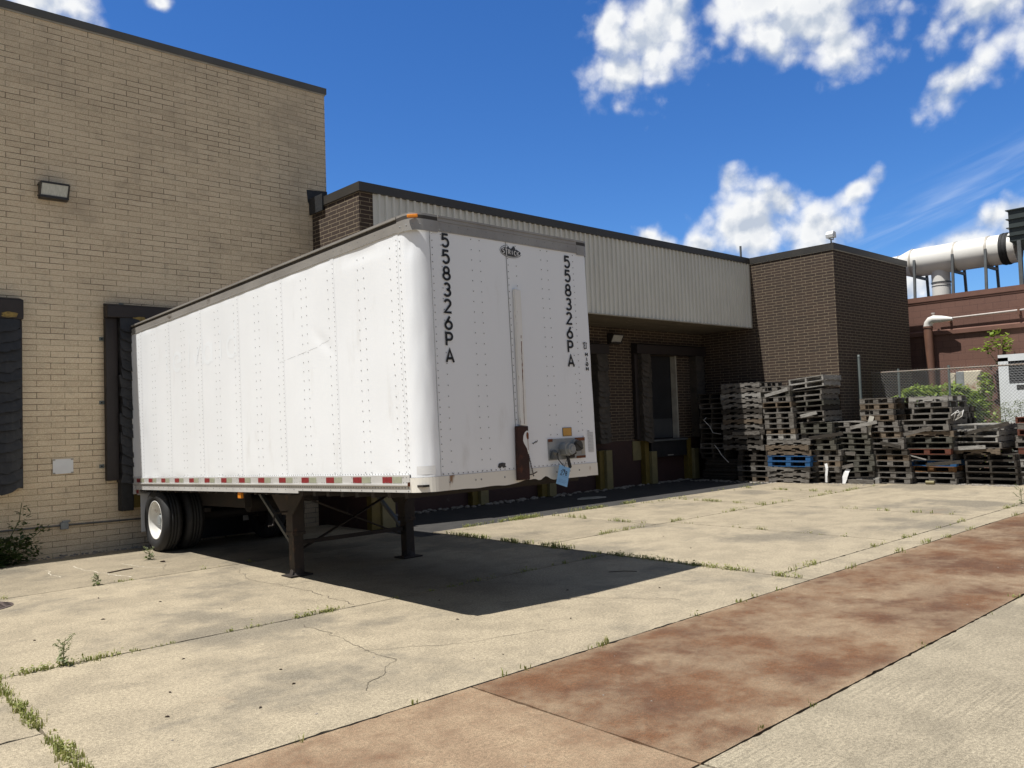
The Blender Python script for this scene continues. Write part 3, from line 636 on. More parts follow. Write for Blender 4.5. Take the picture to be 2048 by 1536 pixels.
shelter('dock_seal', 'tan dock seal half hidden behind the right edge of the trailer nose', 13.65, 16.55, 1.22, 3.78, YW, .08, .42, .25, M['tan_pad'], M['pad_brown'], 31, .28)
shelter('dock_seal', 'tan dock seal hidden behind the middle of the trailer', 9.5, 12.4, 1.22, 3.78, YW, .08, .42, .25, M['tan_pad'], M['pad_brown'], 41, .28)
lv = thing('dock_leveler', 'black steel dock leveler lip under the dark doorway', 'dock leveler', (18.98, 14.405, .70))
b = MB(); b.box(-.80, .80, -.20, -.001, 0, .44); b.build('pit_box', M['louvre'], lv, bevel=.01)
b = MB(); b.box(-.82, .82, -.26, -.001, .442, .49); b.build('lip_plate', M['steel'], lv, bevel=.006)
b = MB(); b.box(-.1, .16, -.206, -.2005, .03, .055); b.build('latch', M['trim'], lv)
def bumper(x, y, lab, h=1.19, wide=.40):
    t = thing('bumper_post', lab, 'bumper post', (x, y, 0), group='yellow steel bumper posts at the docks')
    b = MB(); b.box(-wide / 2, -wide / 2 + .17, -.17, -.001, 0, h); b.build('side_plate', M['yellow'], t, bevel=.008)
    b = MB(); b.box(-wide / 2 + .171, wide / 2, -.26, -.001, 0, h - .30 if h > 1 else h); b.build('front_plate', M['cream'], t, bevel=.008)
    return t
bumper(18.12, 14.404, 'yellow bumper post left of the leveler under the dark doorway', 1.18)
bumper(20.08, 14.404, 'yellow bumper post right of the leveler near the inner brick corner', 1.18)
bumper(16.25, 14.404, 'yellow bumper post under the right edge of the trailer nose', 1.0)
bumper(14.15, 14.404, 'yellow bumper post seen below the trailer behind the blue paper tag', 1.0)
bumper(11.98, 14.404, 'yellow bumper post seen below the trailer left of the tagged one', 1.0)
t = thing('corner_guard', 'pale yellow corner guard on the maroon wall end behind the landing leg', 'corner guard', (8.38, YB - .013, 0))
b = MB(); b.box(-.32, -.12, -.16, 0, 0, 1.05); b.build('side_plate', M['yellow'], t, bevel=.008)
b = MB(); b.box(-.119, .16, -.20, 0, 0, 1.05); b.build('front_plate', M['cream'], t, bevel=.008)
t = thing('steel_plate', 'square cream steel plate on the maroon wall left of the dark doorway', 'plate', (17.76, 14.404, .90))
b = MB(); b.box(-.18, .16, -.03, -.001, -.24, .28); b.build('panel', M['cream'], t, bevel=.004)
wall_lamp('wall_lamp', 'dark wall lamp with white lens on the shaded recess wall near the dock', 16.95, YW, 3.93, .42, .26, .24, M['lens_white'])
t = thing('switch_box', 'tiny white switch box on the shaded brick beside the tan dock seal', 'switch box', (16.63, YW, 1.41))
b = MB(); b.box(-.035, .035, -.04, -.001, -.08, .08); b.build('cover', M['lens_white'], t, bevel=.004)
sl = thing('floodlight', 'small white floodlight on the roof corner of the brick tower', 'floodlight', (21.05, 10.22, ZC1))
b = MB(); b.cyl((0, 0, 0), (0, 0, .10), .022, n=8); b.bar((-.09, .02, .10), (.09, -.02, .10), .02, .02); b.bar((-.09, .02, .1), (-.09, .02, .2), .02, .012); b.bar((.09, -.02, .1), (.09, -.02, .2), .02, .012); b.build('bracket', M['box_grey'], sl)
b = MB(); b.prism([(-.09, .13), (-.11, .22), (-.05, .31), (.09, .29), (.10, .14)], -.10, .10, lambda a_, c_, e: (a_, e, c_)); b.build('housing', M['cab_white'], sl, bevel=.008)
b = MB(); b.box(-.02, .08, -.086, -.0805, .17, .26); b.build('lens', M['dark_cap'], sl)
vp = MB(); vp.cyl((20.92, 12.86, ZC1 - .1), (20.92, 12.86, 6.64), .03, n=10); tag(vp.build('vent_pipe', M['steel']), 'thin dark vent pipe standing on the warehouse roof edge', 'vent pipe')

# ================================================================== TRAILER
TX, TY, TZ, TP = 4.5832, 6.2329, 1.2117, .0307
TL, TW, TH = 7.948, 2.44, 2.6516
tr = thing('semi_trailer', 'white riveted box trailer parked nose out on its landing legs', 'trailer', (TX, TY, TZ), (-TP, 0, 0))
RC = .20; RCS = {-1: .20, 1: .065}
def corner_path(x_in, sx, n=10):   # plan outline of the rounded front corner, sx -1 left / +1 right
    out = []; RC = RCS[sx]
    for i in range(n + 1):
        a_ = PI / 2 * i / n
        out.append((RC - RC * math.cos(a_), RC - RC * math.sin(a_)) if sx < 0 else (TW - RC + RC * math.cos(a_), RC - RC * math.sin(a_)))
    return out
# left side panel with gentle waves, rivets kept in its mesh
b = MB(); ny_, nz_ = 150, 46; z0, z1 = .165, 2.50
posts = [.27 + .597 * k for k in range(13)]
def wave(y, z):
    k = min(range(len(posts)), key=lambda i: abs(posts[i] - y)); d = abs(posts[k] - y)
    bul = .0035 * (d / .3) ** 2
    nn = mnoise.noise(Vector((y * .9, z * .8, 2))) * .006 + mnoise.noise(Vector((y * 2.3, z * 2.0, 7))) * .003 + mnoise.noise(Vector((y * 5, z * 1.6, 4))) * .0012
    low = math.exp(-(z - z0) / .22) * mnoise.noise(Vector((y * 3.1, 0, 5))) * .0055
    dent = -.007 * math.exp(-(((y - 1.72) * math.cos(.6) + (z - 1.62) * math.sin(.6)) / .22) ** 2 - ((-(y - 1.72) * math.sin(.6) + (z - 1.62) * math.cos(.6)) / .05) ** 2)
    nose_dent = -.008 * math.exp(-((y - .9) / .5) ** 2 - ((z - 2.42) / .05) ** 2)
    return bul + nn + low + dent + nose_dent
vs = [(-wave(.2 + (TL - .22) * i / ny_, z0 + (z1 - z0) * j / nz_) * (1 if 0 < i < ny_ and 0 < j < nz_ else 0), .2 + (TL - .22) * i / ny_, z0 + (z1 - z0) * j / nz_) for i in range(ny_ + 1) for j in range(nz_ + 1)]
b.add(vs, [(i * (nz_ + 1) + j, i * (nz_ + 1) + j + 1, (i + 1) * (nz_ + 1) + j + 1, (i + 1) * (nz_ + 1) + j) for i in range(ny_) for j in range(nz_)], 0, True)
for k, y in enumerate(posts):
    for q, yy in enumerate((y, y + .115)):
        dense = (k % 2 == 0 and q == 0); stp = .052 if dense else .104; z = z0 + .03
        while z < z1 - .02:
            b.rivet((-wave(yy, z) - .0014, yy + R.uniform(-.002, .002), z), (-1, 0, 0), .0062 if not dense else .0055); z += stp
for k, y in enumerate(posts):
    if k % 2: continue
    vs = []
    for j in range(61):
        z = z0 + .004 + (z1 - z0 - .008) * j / 60
        vs += [(-wave(y - .022, z) - .0008, y - .022, z), (-wave(y - .022, z) - .0018, y - .022, z), (-wave(y + .05, z) - .0009, y + .05, z)]
    b.add(vs, [q for j in range(60) for q in ((3 * j, 3 * j + 1, 3 * j + 4, 3 * j + 3), (3 * j + 1, 3 * j + 2, 3 * j + 5, 3 * j + 4))], 0, False)
for i in range(150): b.rivet((-wave(.24 + i * .0515, z0 + .012) - .0005, .24 + i * .0515, z0 + .012), (-1, 0, 0), .0065)
b.build('side_panel', [M['white'], M['rivet']], tr, fix=False)
b = MB(); b.add([(TW, .2, z0), (TW, TL - .02, z0), (TW, TL - .02, z1), (TW, .2, z1)], [(0, 1, 2, 3)]); b.build('side_panel', M['white'], tr, fix=False)
# front sheets
def front(x0, x1, name):
    b = MB(); nx_ = 24; vs = []
    for i in range(nx_ + 1):
        for j in range(31):
            x = x0 + (x1 - x0) * i / nx_; z = .14 + 2.36 * j / 30
            wv_ = mnoise.noise(Vector((x * 1.4, z * 1.1, 11))) * .004 * (1 if 0 < i < nx_ else 0); vs.append((x, -wv_, z))
    b.add(vs, [(i * 31 + j, i * 31 + j + 1, (i + 1) * 31 + j + 1, (i + 1) * 31 + j) for i in range(nx_) for j in range(30)], 0, True)
    return b
fb = front(.2, 1.187, 'a'); fc = front(1.187, TW - .065, 'b')
def rivcol(b, x, stp, z_a=.16, z_b=2.48, r=.006):
    z = z_a
    while z < z_b: b.rivet((x + R.uniform(-.002, .002), -.0045, z), (0, -1, 0), r); z += stp
rivcol(fb, .225, .070); rivcol(fb, .335, .105); rivcol(fb, .715, .105); rivcol(fb, .825, .105); rivcol(fc, 1.205, .070)
rivcol(fc, 1.32, .105, 2.05); rivcol(fc, 1.69, .105); rivcol(fc, 1.79, .105); rivcol(fc, 2.13, .105, .5); rivcol(fc, 2.195, .070)
for i in range(33): (fb if .23 + i * .06 < 1.187 else fc).rivet((.23 + i * .06, -.0045, .155), (0, -1, 0), .007)
fb.build('front_panel', [M['white'], M['rivet']], tr, fix=False); fc.build('front_panel', [M['white'], M['rivet']], tr, fix=False)
b = MB(); b.box(1.1850, 1.1880, -.0060, .001, .14, 2.5); b.build('panel_seam', M['rivet'], tr)
b = MB(); b.box(.1995, .202, -.0050, .001, .14, 2.5); b.build('panel_seam', M['rivet'], tr)
for sx in (-1, 1):
    b = MB(); cp = corner_path(0, sx, 12); vs = []; rc = RCS[sx]
    for j in range(41):
        z = .14 + 2.36 * j / 40
        for i, (x, y) in enumerate(cp):
            d = mnoise.noise(Vector((i * .5, z * 3.2, 3 + sx))) * .004 * (1 if 0 < i < 12 else 0) + (-.010 * math.exp(-((z - 2.35) / .09) ** 2 - ((i - 4) / 2.5) ** 2))
            nx2, ny2 = (x - rc if sx < 0 else x - TW + rc), y - rc; L = math.hypot(nx2, ny2) or 1
            vs.append((x + nx2 / L * d, y + ny2 / L * d, z))
    b.add(vs, [(j * 13 + i, j * 13 + i + 1, (j + 1) * 13 + i + 1, (j + 1) * 13 + i) for j in range(40) for i in range(12)], 0, True)
    for k in range(33):
        for q in (-1,):
            y = rc + .015; x = -.0015 if sx < 0 else TW + .0015; b.rivet((x, y, .17 + k * .07), (sx, 0, 0), .006)
    b.build('corner_panel', [M['white'], M['rivet']], tr, fix=False)
# roof, top rails, corner caps
b = MB(); out = [(RC, 0)] + corner_path(0, 1)[::-1] + [(TW, TL), (0, TL)] + corner_path(0, -1)[1:-1]
b.prism(out, TH - .025, TH - .004, lambda x, y, z: (x, y, z)); b.build('roof', M['alu'], tr)
def rail_l(x, sx):
    b = MB(); b.box(min(x, x + sx * .008), max(x, x + sx * .008), (RC if sx < 0 else .2) + .04, TL, 2.495, 2.59)
    b.box(min(x - sx * .01, x + sx * .018), max(x - sx * .01, x + sx * .018), RC + .04, TL, 2.628, TH)
    b.box(min(x - sx * .02, x), max(x - sx * .02, x), RC + .04, TL, 2.591, 2.627, 1)
    if sx < 0:
        for i in range(145): b.rivet((x + sx * .0085, .3 + i * .0525, 2.508), (sx, 0, 0), .005, .003, 2)
        for i in range(48): b.rivet((x + sx * .0085, .3 + i * .16, 2.56), (sx, 0, 0), .005, .003, 2)
    b.build('top_rail', [M['alu'], M['dark_strip'], M['rivet']], tr)
rail_l(0, -1); rail_l(TW, 1)
b = MB(); b.box(.302, TW - .182, -.010, .0, 2.50, 2.595); b.box(.302, TW - .182, -.022, .01, 2.632, TH); b.box(.302, TW - .182, -.014, .02, 2.596, 2.631)
for i in range(42): b.rivet((.32 + i * .046, -.0105, 2.515), (0, -1, 0), .005, .003, 2)
for i in range(16): b.rivet((.32 + i * .12, -.0105, 2.565), (0, -1, 0), .005, .003, 2)
b.build('top_rail', [M['alu'], M['dark_strip'], M['rivet']], tr)
for sx in (-1, 1):
    b = MB(); ext = [(-.0085, .2395), (-.0085, .13), (.012, .055), (.055, .008), (.14, -.011), (.30, -.0115)] if sx < 0 else [(TW + .0085, .2395), (TW + .0085, .07), (TW + .004, .03), (TW - .02, -.004), (TW - .06, -.0115), (TW - .18, -.0115)]
    n = len(ext); zz = [2.485, 2.60, 2.601, 2.63, 2.631, TH + .003]
    for za, zb, mi in ((2.485, 2.598, 0), (2.598, 2.634, 1), (2.634, TH + .003, 0)):
        b.add([(x, y, za) for x, y in ext] + [(x, y, zb) for x, y in ext], [(i, i + 1, n + i + 1, n + i) for i in range(n - 1)], mi, True)
    for i in range(n - 1):
        x, y = ext[i]; x2, y2 = ext[i + 1]; nrm = Vector(((x + x2) / 2 - (RC if sx < 0 else TW - RC), (y + y2) / 2 - RC, 0)).normalized()
        b.rivet(Vector(((x + x2) / 2, (y + y2) / 2, 2.54)) + nrm * .001, nrm, .008, .004, 2)
    b.build('corner_cap', [M['alu'], M['dark_strip'], M['galv']], tr, fix=False)
b = MB(); b.box(-.052, .052, -.022, 0, -.017, .017); o = b.build('marker_lamp', M['amber'], tr, bevel=.008); o.location = (.030, .024, 2.616); o.rotation_euler = (0, 0, -.75)
b = MB(); b.box(-.03, .03, -.014, 0, -.014, .014); o = b.build('marker_lamp', M['amber'], tr, bevel=.006); o.location = (TW - .03, .10, 2.612); o.rotation_euler = (0, 0, 1.1)
# bottom rail with tape, front sill
b = MB(); b.box(-.012, .0, .21, TL - .02, .075, .164); b.box(-.024, -.0, .21, TL - .02, .066, .080); b.box(-.008, .004, .21, TL - .02, .0, .065)
b.box(-.008, .004, 2.4, TL - .02, -.028, .0)
for i in range(150):
    if i % 6 < 2: b.rivet((-.0125, .26 + i * .0512, .095), (-1, 0, 0), .006, .003, 1); b.rivet((-.0125, .26 + i * .0512, .145), (-1, 0, 0), .006, .003, 1)
    b.rivet((-.0085, .24 + i * .0512, .045), (-1, 0, 0), .008, .004, 1)
    if i % 4 == 0: b.rivet((-.0085, .24 + i * .0512, .015), (-1, 0, 0), .008, .004, 1)
br = b.build('bottom_rail', [M['alu_rail'], M['rivet']], tr)
b = MB(); b.box(TW, TW + .012, .21, TL - .02, -.02, .164); b.build('bottom_rail', M['alu_rail'], tr)
y = .335
for k in range(18):
    if y + .3 > TL: break
    w2 = .165
    b = MB(); b.box(-.0145, -.0122, y + w2 * 1.0, y + w2 * 2.0, .09, .150, 0); b.box(-.0145, -.0122, y, y + w2 * .96, .09, .150, 1); b.build('reflective_strip', [M['redtape'], M['silvertape']], br)
    y += .545
b = MB(); cp = [((-.006), .24)] + [(x + (x - RC) / RC * .006, y + (y - RC) / RC * .006) for x, y in corner_path(0, -1, 10)]
cr = [(x + (x - TW + .065) / .065 * .006, y + (y - .065) / .065 * .006) for x, y in corner_path(0, 1, 10)][::-1] + [(TW + .006, .24)]
ol = cp + cr; n = len(ol)
nseg = []
for i in range(n): nseg.append(ol[i])
low = [-.002 + .012 * mnoise.noise(Vector((q[0] * 6, 0, 3))) for q in nseg]
# subdivide the straight run so its lower edge can be bent and chewed
mid = [(.206 + (2.165) * k / 60, -.006) for k in range(1, 60)]
ol = cp + mid + cr; n = len(ol)
def zlow(x):
    v = .004 * mnoise.noise(Vector((x * 5, 1, 3)))
    for c_, w_, d_ in ((1.42, .05, .02), (1.58, .06, .045), (1.30, .10, .03), (.62, .08, -.006), (1.0, .1, -.008)): v += d_ * math.exp(-((x - c_) / w_) ** 2)
    return v
b.add([(x, y, zlow(x)) for x, y in ol] + [(x, y, .139) for x, y in ol], [(i, i + 1, n + i + 1, n + i) for i in range(n - 1)], 0, False)
b.add([(x, y, zlow(x)) for x, y in ol] + [(x, y + .02, zlow(x) + .01) for x, y in ol], [(i, i + 1, n + i + 1, n + i) for i in range(n - 1)], 2)
for x in (.30, .62, .69, 1.0, 1.75, 1.95, 2.1): b.rivet((x, -.0065, .075), (0, -1, 0), .010, .005, 1)
b.build('front_sill', [M['sill_white'], M['rivet'], M['rust_only']], tr, fix=False)
b = MB(); b.box(.03, .06, -.002, .0, .05, .09); o = b.build('latch_hook', M['rust_only'], tr); o.location = (-.075, .20, .01)
# rear frame & door
b = MB(); b.box(-.012, .05, TL - .05, TL, -.10, TH); b.box(TW - .05, TW + .012, TL - .05, TL, -.10, TH); b.box(.051, TW - .051, TL - .05, TL, TH - .12, TH - .026); b.box(.051, TW - .051, TL - .05, TL, -.12, .15); b.build('rear_frame', M['alu_rail'], tr)
for xa, xb in ((.055, TW / 2 - .004), (TW / 2 + .004, TW - .055)):
    b = MB(); b.box(xa, xb, TL - .04, TL - .005, .152, TH - .122); b.build('rear_door', M['white'], tr)
# underside
b = MB(); b.box(.01, TW - .01, .03, TL - .06, .05, .07); b.build('floor', M['under'], tr)
b = MB()
for i in range(26): b.box(.03, TW - .03, .3 + i * .295, .36 + i * .295, -.06, .049)
b.build('cross_member', M['under'], tr)
b = MB(); b.box(.5, TW - .5, .1, 1.5, -.02, .048); b.cyl((TW / 2, .9, -.09), (TW / 2, .9, -.02), .04, n=12); b.build('coupler_plate', M['under'], tr)
for x in (.68, TW - .68):
    b = MB(); b.box(x - .05, x + .05, 5.2, 7.85, -.32, -.061); b.build('chassis_beam', M['under'], tr)
# landing gear: legs reach z = 0 in the world
LY = 3.41; zg = -(TZ - LY * TP) / math.cos(TP)
for x in (.4723, 2.2929 - .12):
    b = MB(); b.box(x - .085, x + .085, LY - .085, LY + .085, zg * .52, -.06); b.box(x - .068, x + .068, LY - .068, LY + .068, zg + .035, zg * .52)
    b.box(x - .092, x + .092, LY - .092, LY + .092, zg * .54, zg * .50)
    o = b.build('landing_leg', M['leg'], tr, bevel=.006)
    c_ = MB(); c_.box(x - .15, x + .15, LY - .13, LY + .13, zg + .002, zg + .02); c_.cyl((x, LY, zg + .02), (x, LY, zg + .09), .10, .075, 16); c_.build('sand_shoe', M['leg'], o)
    c_ = MB(); c_.prism([(LY - .46, -.01), (LY + .46, -.01), (LY + .40, -.10), (LY + .13, -.34), (LY - .13, -.34), (LY - .40, -.10)], x - .11, x - .094, lambda a_, z_, e: (e, a_, z_)); c_.build('wing_plate', M['leg'], o)
b = MB(); xa, xb = .4723 + .086, 2.2929 - .206
b.bar((xa, LY, -.12), (xb, LY + .03, -.78), .07, .012); b.bar((xa, LY, -.78), (xb, LY - .03, -.12), .07, .012); b.bar((xa, LY, -.70), (xb, LY, -.70), .05, .05); b.build('cross_brace', M['leg'], tr)
for x in (.4723, 2.2929 - .12):
    b = MB(); b.bar((x, LY + .087, -.72), (x, LY + 1.0, -.05), .05, .04); b.build('drag_brace', M['steel'], tr)
b = MB(); b.tube([(.36, LY, -.30), (.20, LY, -.30), (.16, LY - .02, -.45), (.10, LY - .02, -.45)], .012, 8); b.build('crank_handle', M['leg'], tr)
# axle, wheels
WY = 7.17; zw = -(TZ - WY * TP) / math.cos(TP); WR = .49
b = MB(); b.cyl((.2, WY, zw + WR), (TW - .2, WY, zw + WR), .07, n=16)
for x in (.68, TW - .68): b.box(x - .04, x + .04, WY - .55, WY + .5, zw + WR + .08, zw + WR + .14); b.box(x - .06, x + .06, WY - .1, WY + .1, zw + WR - .1, zw + WR + .2)
b.build('axle', M['under'], tr)
def wheel(x0, sx, inner=False):  # x0 outer face, sx direction inward
    wh = bpy.data.objects.new('wheel', None); COL.objects.link(wh); wh.parent = tr; wh.location = (x0, WY, zw + WR)
    r_, wd = WR, .27
    pr = [(.03, .29), (.0, .33), (-.012, .40), (.004, .445), (.03, .470), (.045, .482)]
    for k, h in enumerate((.05, .085, .095, .13, .14, .175, .185, .22)): pr.append((h, r_ if True else 0)); 
    pr2 = pr[:6] + [(.055, .489), (.088, .49), (.090, .479), (.098, .479), (.100, .49), (.133, .49), (.135, .479), (.143, .479), (.145, .49), (.178, .49), (.180, .479), (.188, .479), (.190, .49), (.222, .489), (.235, .482), (.25, .47), (.275, .445), (.282, .40), (.27, .33), (.24, .29)]
    b = MB(); b.lathe([(h * sx, r) for h, r in pr2], 'x', n=56); b.build('tyre', M['tyre'], wh)
    b = MB(); b.lathe([(h * sx, r) for h, r in [(.035, .305), (.012, .30), (.010, .288), (.03, .278), (.10, .27), (.185, .262), (.20, .24), (.195, .17), (.16, .15), (.155, .0)]], 'x', n=48)
    for k in range(10):
        a_ = 2 * PI * k / 10; b.cyl(((.16) * sx, .165 * math.cos(a_) * .78, .165 * math.sin(a_) * .78), (.12 * sx, .165 * math.cos(a_) * .78, .165 * math.sin(a_) * .78), .014, n=6, mi=1)
    b.cyl((.155 * sx, 0, 0), (.07 * sx, 0, 0), .085, .07, 20, 1); b.build('rim', [M['under'] if inner else M['rim'], M['under'] if inner else M['box_grey']], wh)
wheel(.045, 1); wheel(.045 + .62, -1, True); wheel(TW - .045, -1); wheel(TW - .045 - .62, 1, True)
for x in (.06, TW - .66):
    b = MB(); b.box(x, x + .6, TL - .14, TL - .128, zw + .28, -.10); b.build('mud_flap', M['paper'], tr)
b = MB(); b.cyl((1.0, 5.9, -.3), (1.45, 5.9, -.3), .14, n=16); b.build('air_tank', M['under'], tr)
b = MB(); b.box(.02, .06, -.045, .045, -.05, .03); o = b.build('side_marker', M['amber'], tr, bevel=.006); o.location = (-.01, 4.0, -.062)
b = MB(); b.box(.0, .005, TL - .22, TL - .12, -.09, -.03); b.build('side_reflector', M['redtape'], tr)
# writing
fmap = lambda x, z, e: (x, -.0055 - e, z)
def number(x0, x1, ztop, zbot, lab):
    b = MB(); hh = (ztop - zbot) / (8 * 1.0) ; chs = '558326PA'
    pitch = (ztop - zbot - .130) / 7
    for i, c in enumerate(chs):
        u = i / 7; glyph(b, c, x0 + (x1 - x0) * u, ztop - .128 - pitch * i, .088, .122, .0235, fmap)
    b.build('registration_number', M['black_vinyl'], tr)
number(.343, .333, 2.484, 1.222, ''); number(2.056, 2.030, 2.452, 1.212, '')
b = MB()
gp = lambda x, z, e: fmap(x, z, e)
glyph(b, '1', 2.322, 1.418, .028, .072, .010, gp, 0, True); glyph(b, '3', 2.296, 1.418, .026, .072, .010, gp, 0, True); glyph(b, "'", 2.276, 1.418, .02, .072, .008, gp, 0, True)
b.build('height_number', M['black_vinyl'], tr)
b = MB()
for i, c in enumerate('HIGH'): glyph(b, c, 2.314, 1.338 - i * .0545, .036, .036, .0115, gp, 0, c == 'G')
b.build('height_lettering', M['black_vinyl'], tr)
lg = MB(); cx, cz = 1.255, 2.408; top = []
for k in range(0, 25):
    a_ = PI * k / 24; r0 = 1.0
    jag = {6: .55, 7: .7, 8: .5, 9: 1.15, 10: 1.2, 11: .75, 12: .55, 13: .62, 14: 1.1, 15: .7, 3: .35, 4: .4, 5: .5, 2: .3, 1: .3}.get(k, .9)
    top.append((cx + .138 * math.cos(a_), cz + .052 * math.sin(a_) * jag))
botm = [(cx + .138 * math.cos(PI + PI * k / 20), cz + .055 * math.sin(PI + PI * k / 20)) for k in range(1, 20)]
lg.prism(top + botm, -.0058, -.0075, lambda x, z, e: (x, e, z))
stroke(lg, [(cx + .152 * math.cos(math.radians(a_)), cz + .066 * math.sin(math.radians(a_))) for a_ in range(120, 350, 10)], .004, lambda x, z, e: (x, -.0058 - e, z))
for i, c in enumerate('STRICK'):
    glyph(lg, c, cx - .120 + i * .0405, cz - .026 - .002 * i, .029, .046 - .0012 * i, .0085, lambda x, z, e: (x, -.0077 - e, z), 1)
lg.box(1.1835, 1.1905, -.0098, -.0076, 2.35, 2.46, 1)
lg.build('maker_emblem', [M['logo_grey'], M['paper']], tr)
gb = MB(); smap = lambda u, z, e: (-.0125 - e, u, z)
def ghost(c, y, w, h):
    gb = MB(); glyph(gb, c, 0, 0, w, h, .055, lambda a_, q, e: (-.0011 - wave(y - a_, 1.72 + q), y - a_, 1.72 + q), flat=True); gb.build('ghost_letter', M['ghost'], tr, fix=False)
ghost('d', 4.22, .34, .43); ghost('i', 4.50, .26, .43); ghost('a', 4.97, .34, .43); ghost('M', 5.52, .46, .40); ghost('e', 6.10, .36, .43); ghost('t', 6.45, .30, .43)
sc_ = MB(); sp_ = []
for k in range(24):
    yy = 2.75 - 1.15 * k / 23; zz = 1.50 + .10 * k / 23 + .005 * mnoise.noise(Vector((k * .6, 2, 1))) + (.02 if k > 19 else 0)
    sp_.append((yy, zz))
for k in range(23):
    if k % 5 == 3: continue
    (ya, za), (yb, zb_) = sp_[k], sp_[k + 1]
    sc_.add([(-wave(ya, za) - .0014, ya, za - .0011), (-wave(yb, zb_) - .0014, yb, zb_ - .0011), (-wave(yb, zb_) - .0014, yb, zb_ + .0011), (-wave(ya, za) - .0014, ya, za + .0011)], [(0, 1, 2, 3)])
sc_.build('scratch', M['grid_line'], tr, fix=False)
# front post, rust plate, chain
b = MB(); b.prism([(1.246, 2.01), (1.325, 1.998), (1.315, .585), (1.225, .585)], -.006, -.05, lambda x, z, e: (x, e, z)); b.build('front_post', M['rust_post'], tr, bevel=.008)
b = MB(); pl_ = [(1.292 - .022 * k / 30 + .004 * mnoise.noise(Vector((k * .7, 1, 2))), 1.52 - .92 * k / 30, .0045 * (.35 + abs(mnoise.noise(Vector((k * .45, 5, 1))))) * (2.6 if k in (0, 2) else 1.5)) for k in range(31)]
for k in range(30):
    if k == 1: continue
    (xa_, za_, wa_), (xb_, zb2, wb2) = pl_[k], pl_[k + 1]
    b.add([(xa_ - wa_, -.0512, za_), (xb_ - wb2, -.0512, zb2), (xb_ + wb2, -.0512, zb2), (xa_ + wa_, -.0512, za_)], [(0, 1, 2, 3)])
b.build('rust_streak', M['rust_only'], tr, fix=False)
b = MB(); b.prism([(1.168, .582), (1.318, .578), (1.304, .03), (1.150, .03)], -.0075, -.056, lambda x, z, e: (x, e, z)); b.build('rusted_box', M['rust'], tr, bevel=.006)
b = MB(); b.prism([(1.262, .515), (1.288, .53), (1.314, .53), (1.311, .30), (1.296, .29), (1.280, .35), (1.245, .40), (1.232, .43), (1.240, .48)], -.0565, -.058, lambda x, z, e: (x, e, z)); b.build('bare_patch', M['paper'], tr)
b = MB(); b.prism([(1.285, .51), (1.300, .515), (1.312, .50), (1.311, .45), (1.300, .438), (1.299, .33), (1.296, .33), (1.295, .44), (1.284, .455), (1.279, .48)], -.0583, -.060, lambda x, z, e: (x, e, z)); b.build('rust_spot', M['rust_only'], tr)
b = MB()
for i in range(12): b.cyl((1.325 + .0045 * i + .003 * math.sin(i * 2), -.03, .27 - .018 * i), (1.329 + .0045 * i, -.034, .256 - .018 * i), .0065, n=6)
b.tube([(1.30, -.04, .075), (1.36, -.045, .082), (1.42, -.04, .10)], .006, 6)
b.build('chain', M['leg'], tr)
# connector box
cb = MB(); cb.box(1.635, 2.205, -.014, -.0055, .205, .43); o = cb.build('connector_plate', [M['galv']], tr)
b = MB(); b.box(2.145, 2.200, -.0175, -.0142, .25, .39); b.build('instruction_sticker', M['trim'], o)
for q in ((1.635, 1.70, .40, .43), (2.05, 2.205, .395, .43), (2.06, 2.205, .206, .232)):
    b = MB(); b.box(q[0], q[1], -.0170, -.0142, q[2], q[3]); b.build('rust_patch', M['rust_only'], o)
b = MB(); pr = [(0, .072), (-.055, .072), (-.06, .066)]; b.cyl((1.86, -.014, .315), (1.86, -.10, .312), .075, .070, 8, smooth=False); b.cyl((1.885, -.10, .312), (1.885, -.125, .312), .062, .058, 8, smooth=False); b.cyl((1.89, -.125, .312), (1.89, -.133, .312), .038, .036, 16); b.build('socket_housing', M['galv'], o)
b = MB(); b.cyl((2.045, -.014, .345), (2.045, -.05, .345), .068, .062, 20, 0); b.cyl((2.05, -.05, .343), (2.05, -.075, .343), .062, .058, 20, 1); b.obox((2.05, -.08, .343), (.8, 0, -.6), (0, 1, 0), (.6, 0, .8), .058, .006, .009, 1); b.build('socket_cover', [M['galv'], M['dark_cap']], o)
for x in (1.695, 1.945):
    b = MB(); b.box(x - .045, x + .045, -.06, -.014, .215, .262); b.cyl((x - .01, -.03, .262), (x - .01, -.06, .30), .032, .028, 10); b.cyl((x + .035, -.06, .27), (x + .035, -.075, .27), .02, n=8); b.build('glad_hand', M['under' if x > 1.9 else 'steel'], o, bevel=.008)
b = MB(); b.prism([(1.852, .262), (1.885, .262), (1.925, .118), (1.905, .105), (1.885, .115)], -.05, -.062, lambda x, z, e: (x, e, z)); b.build('rubber_strap', M['black_rubber'], o)
b = MB(); b.box(1.872, 2.012, -.009, -.0056, .452, .545); b.box(1.8775, 2.0065, -.0102, -.0091, .457, .540, 1); b.build('orange_sticker', [M['logo_grey'], M['orange']], tr)
b = MB()
for i in range(8): b.box(2.268 + i * .0125, 2.2695 + i * .0125, -.0068 + .0, -.0056, .262, .485)
for j in range(14): b.box(2.268, 2.357, -.0072, -.0069, .262 + j * .0165, .2636 + j * .0165)
b.box(2.268, 2.300, -.0076, -.0057, .492, .5); b.build('inspection_grid', M['grid_line'], tr)
b = MB(); pts = [(.915, .18), (.93, .215), (.975, .222), (1.02, .215), (1.015, .19), (1.03, .175), (.985, .168), (.97, .185), (.945, .165)]; b.prism(pts, -.0057, -.007, lambda x, z, e: (x, e, z)); b.build('worn_sticker', M['logo_grey'], tr)
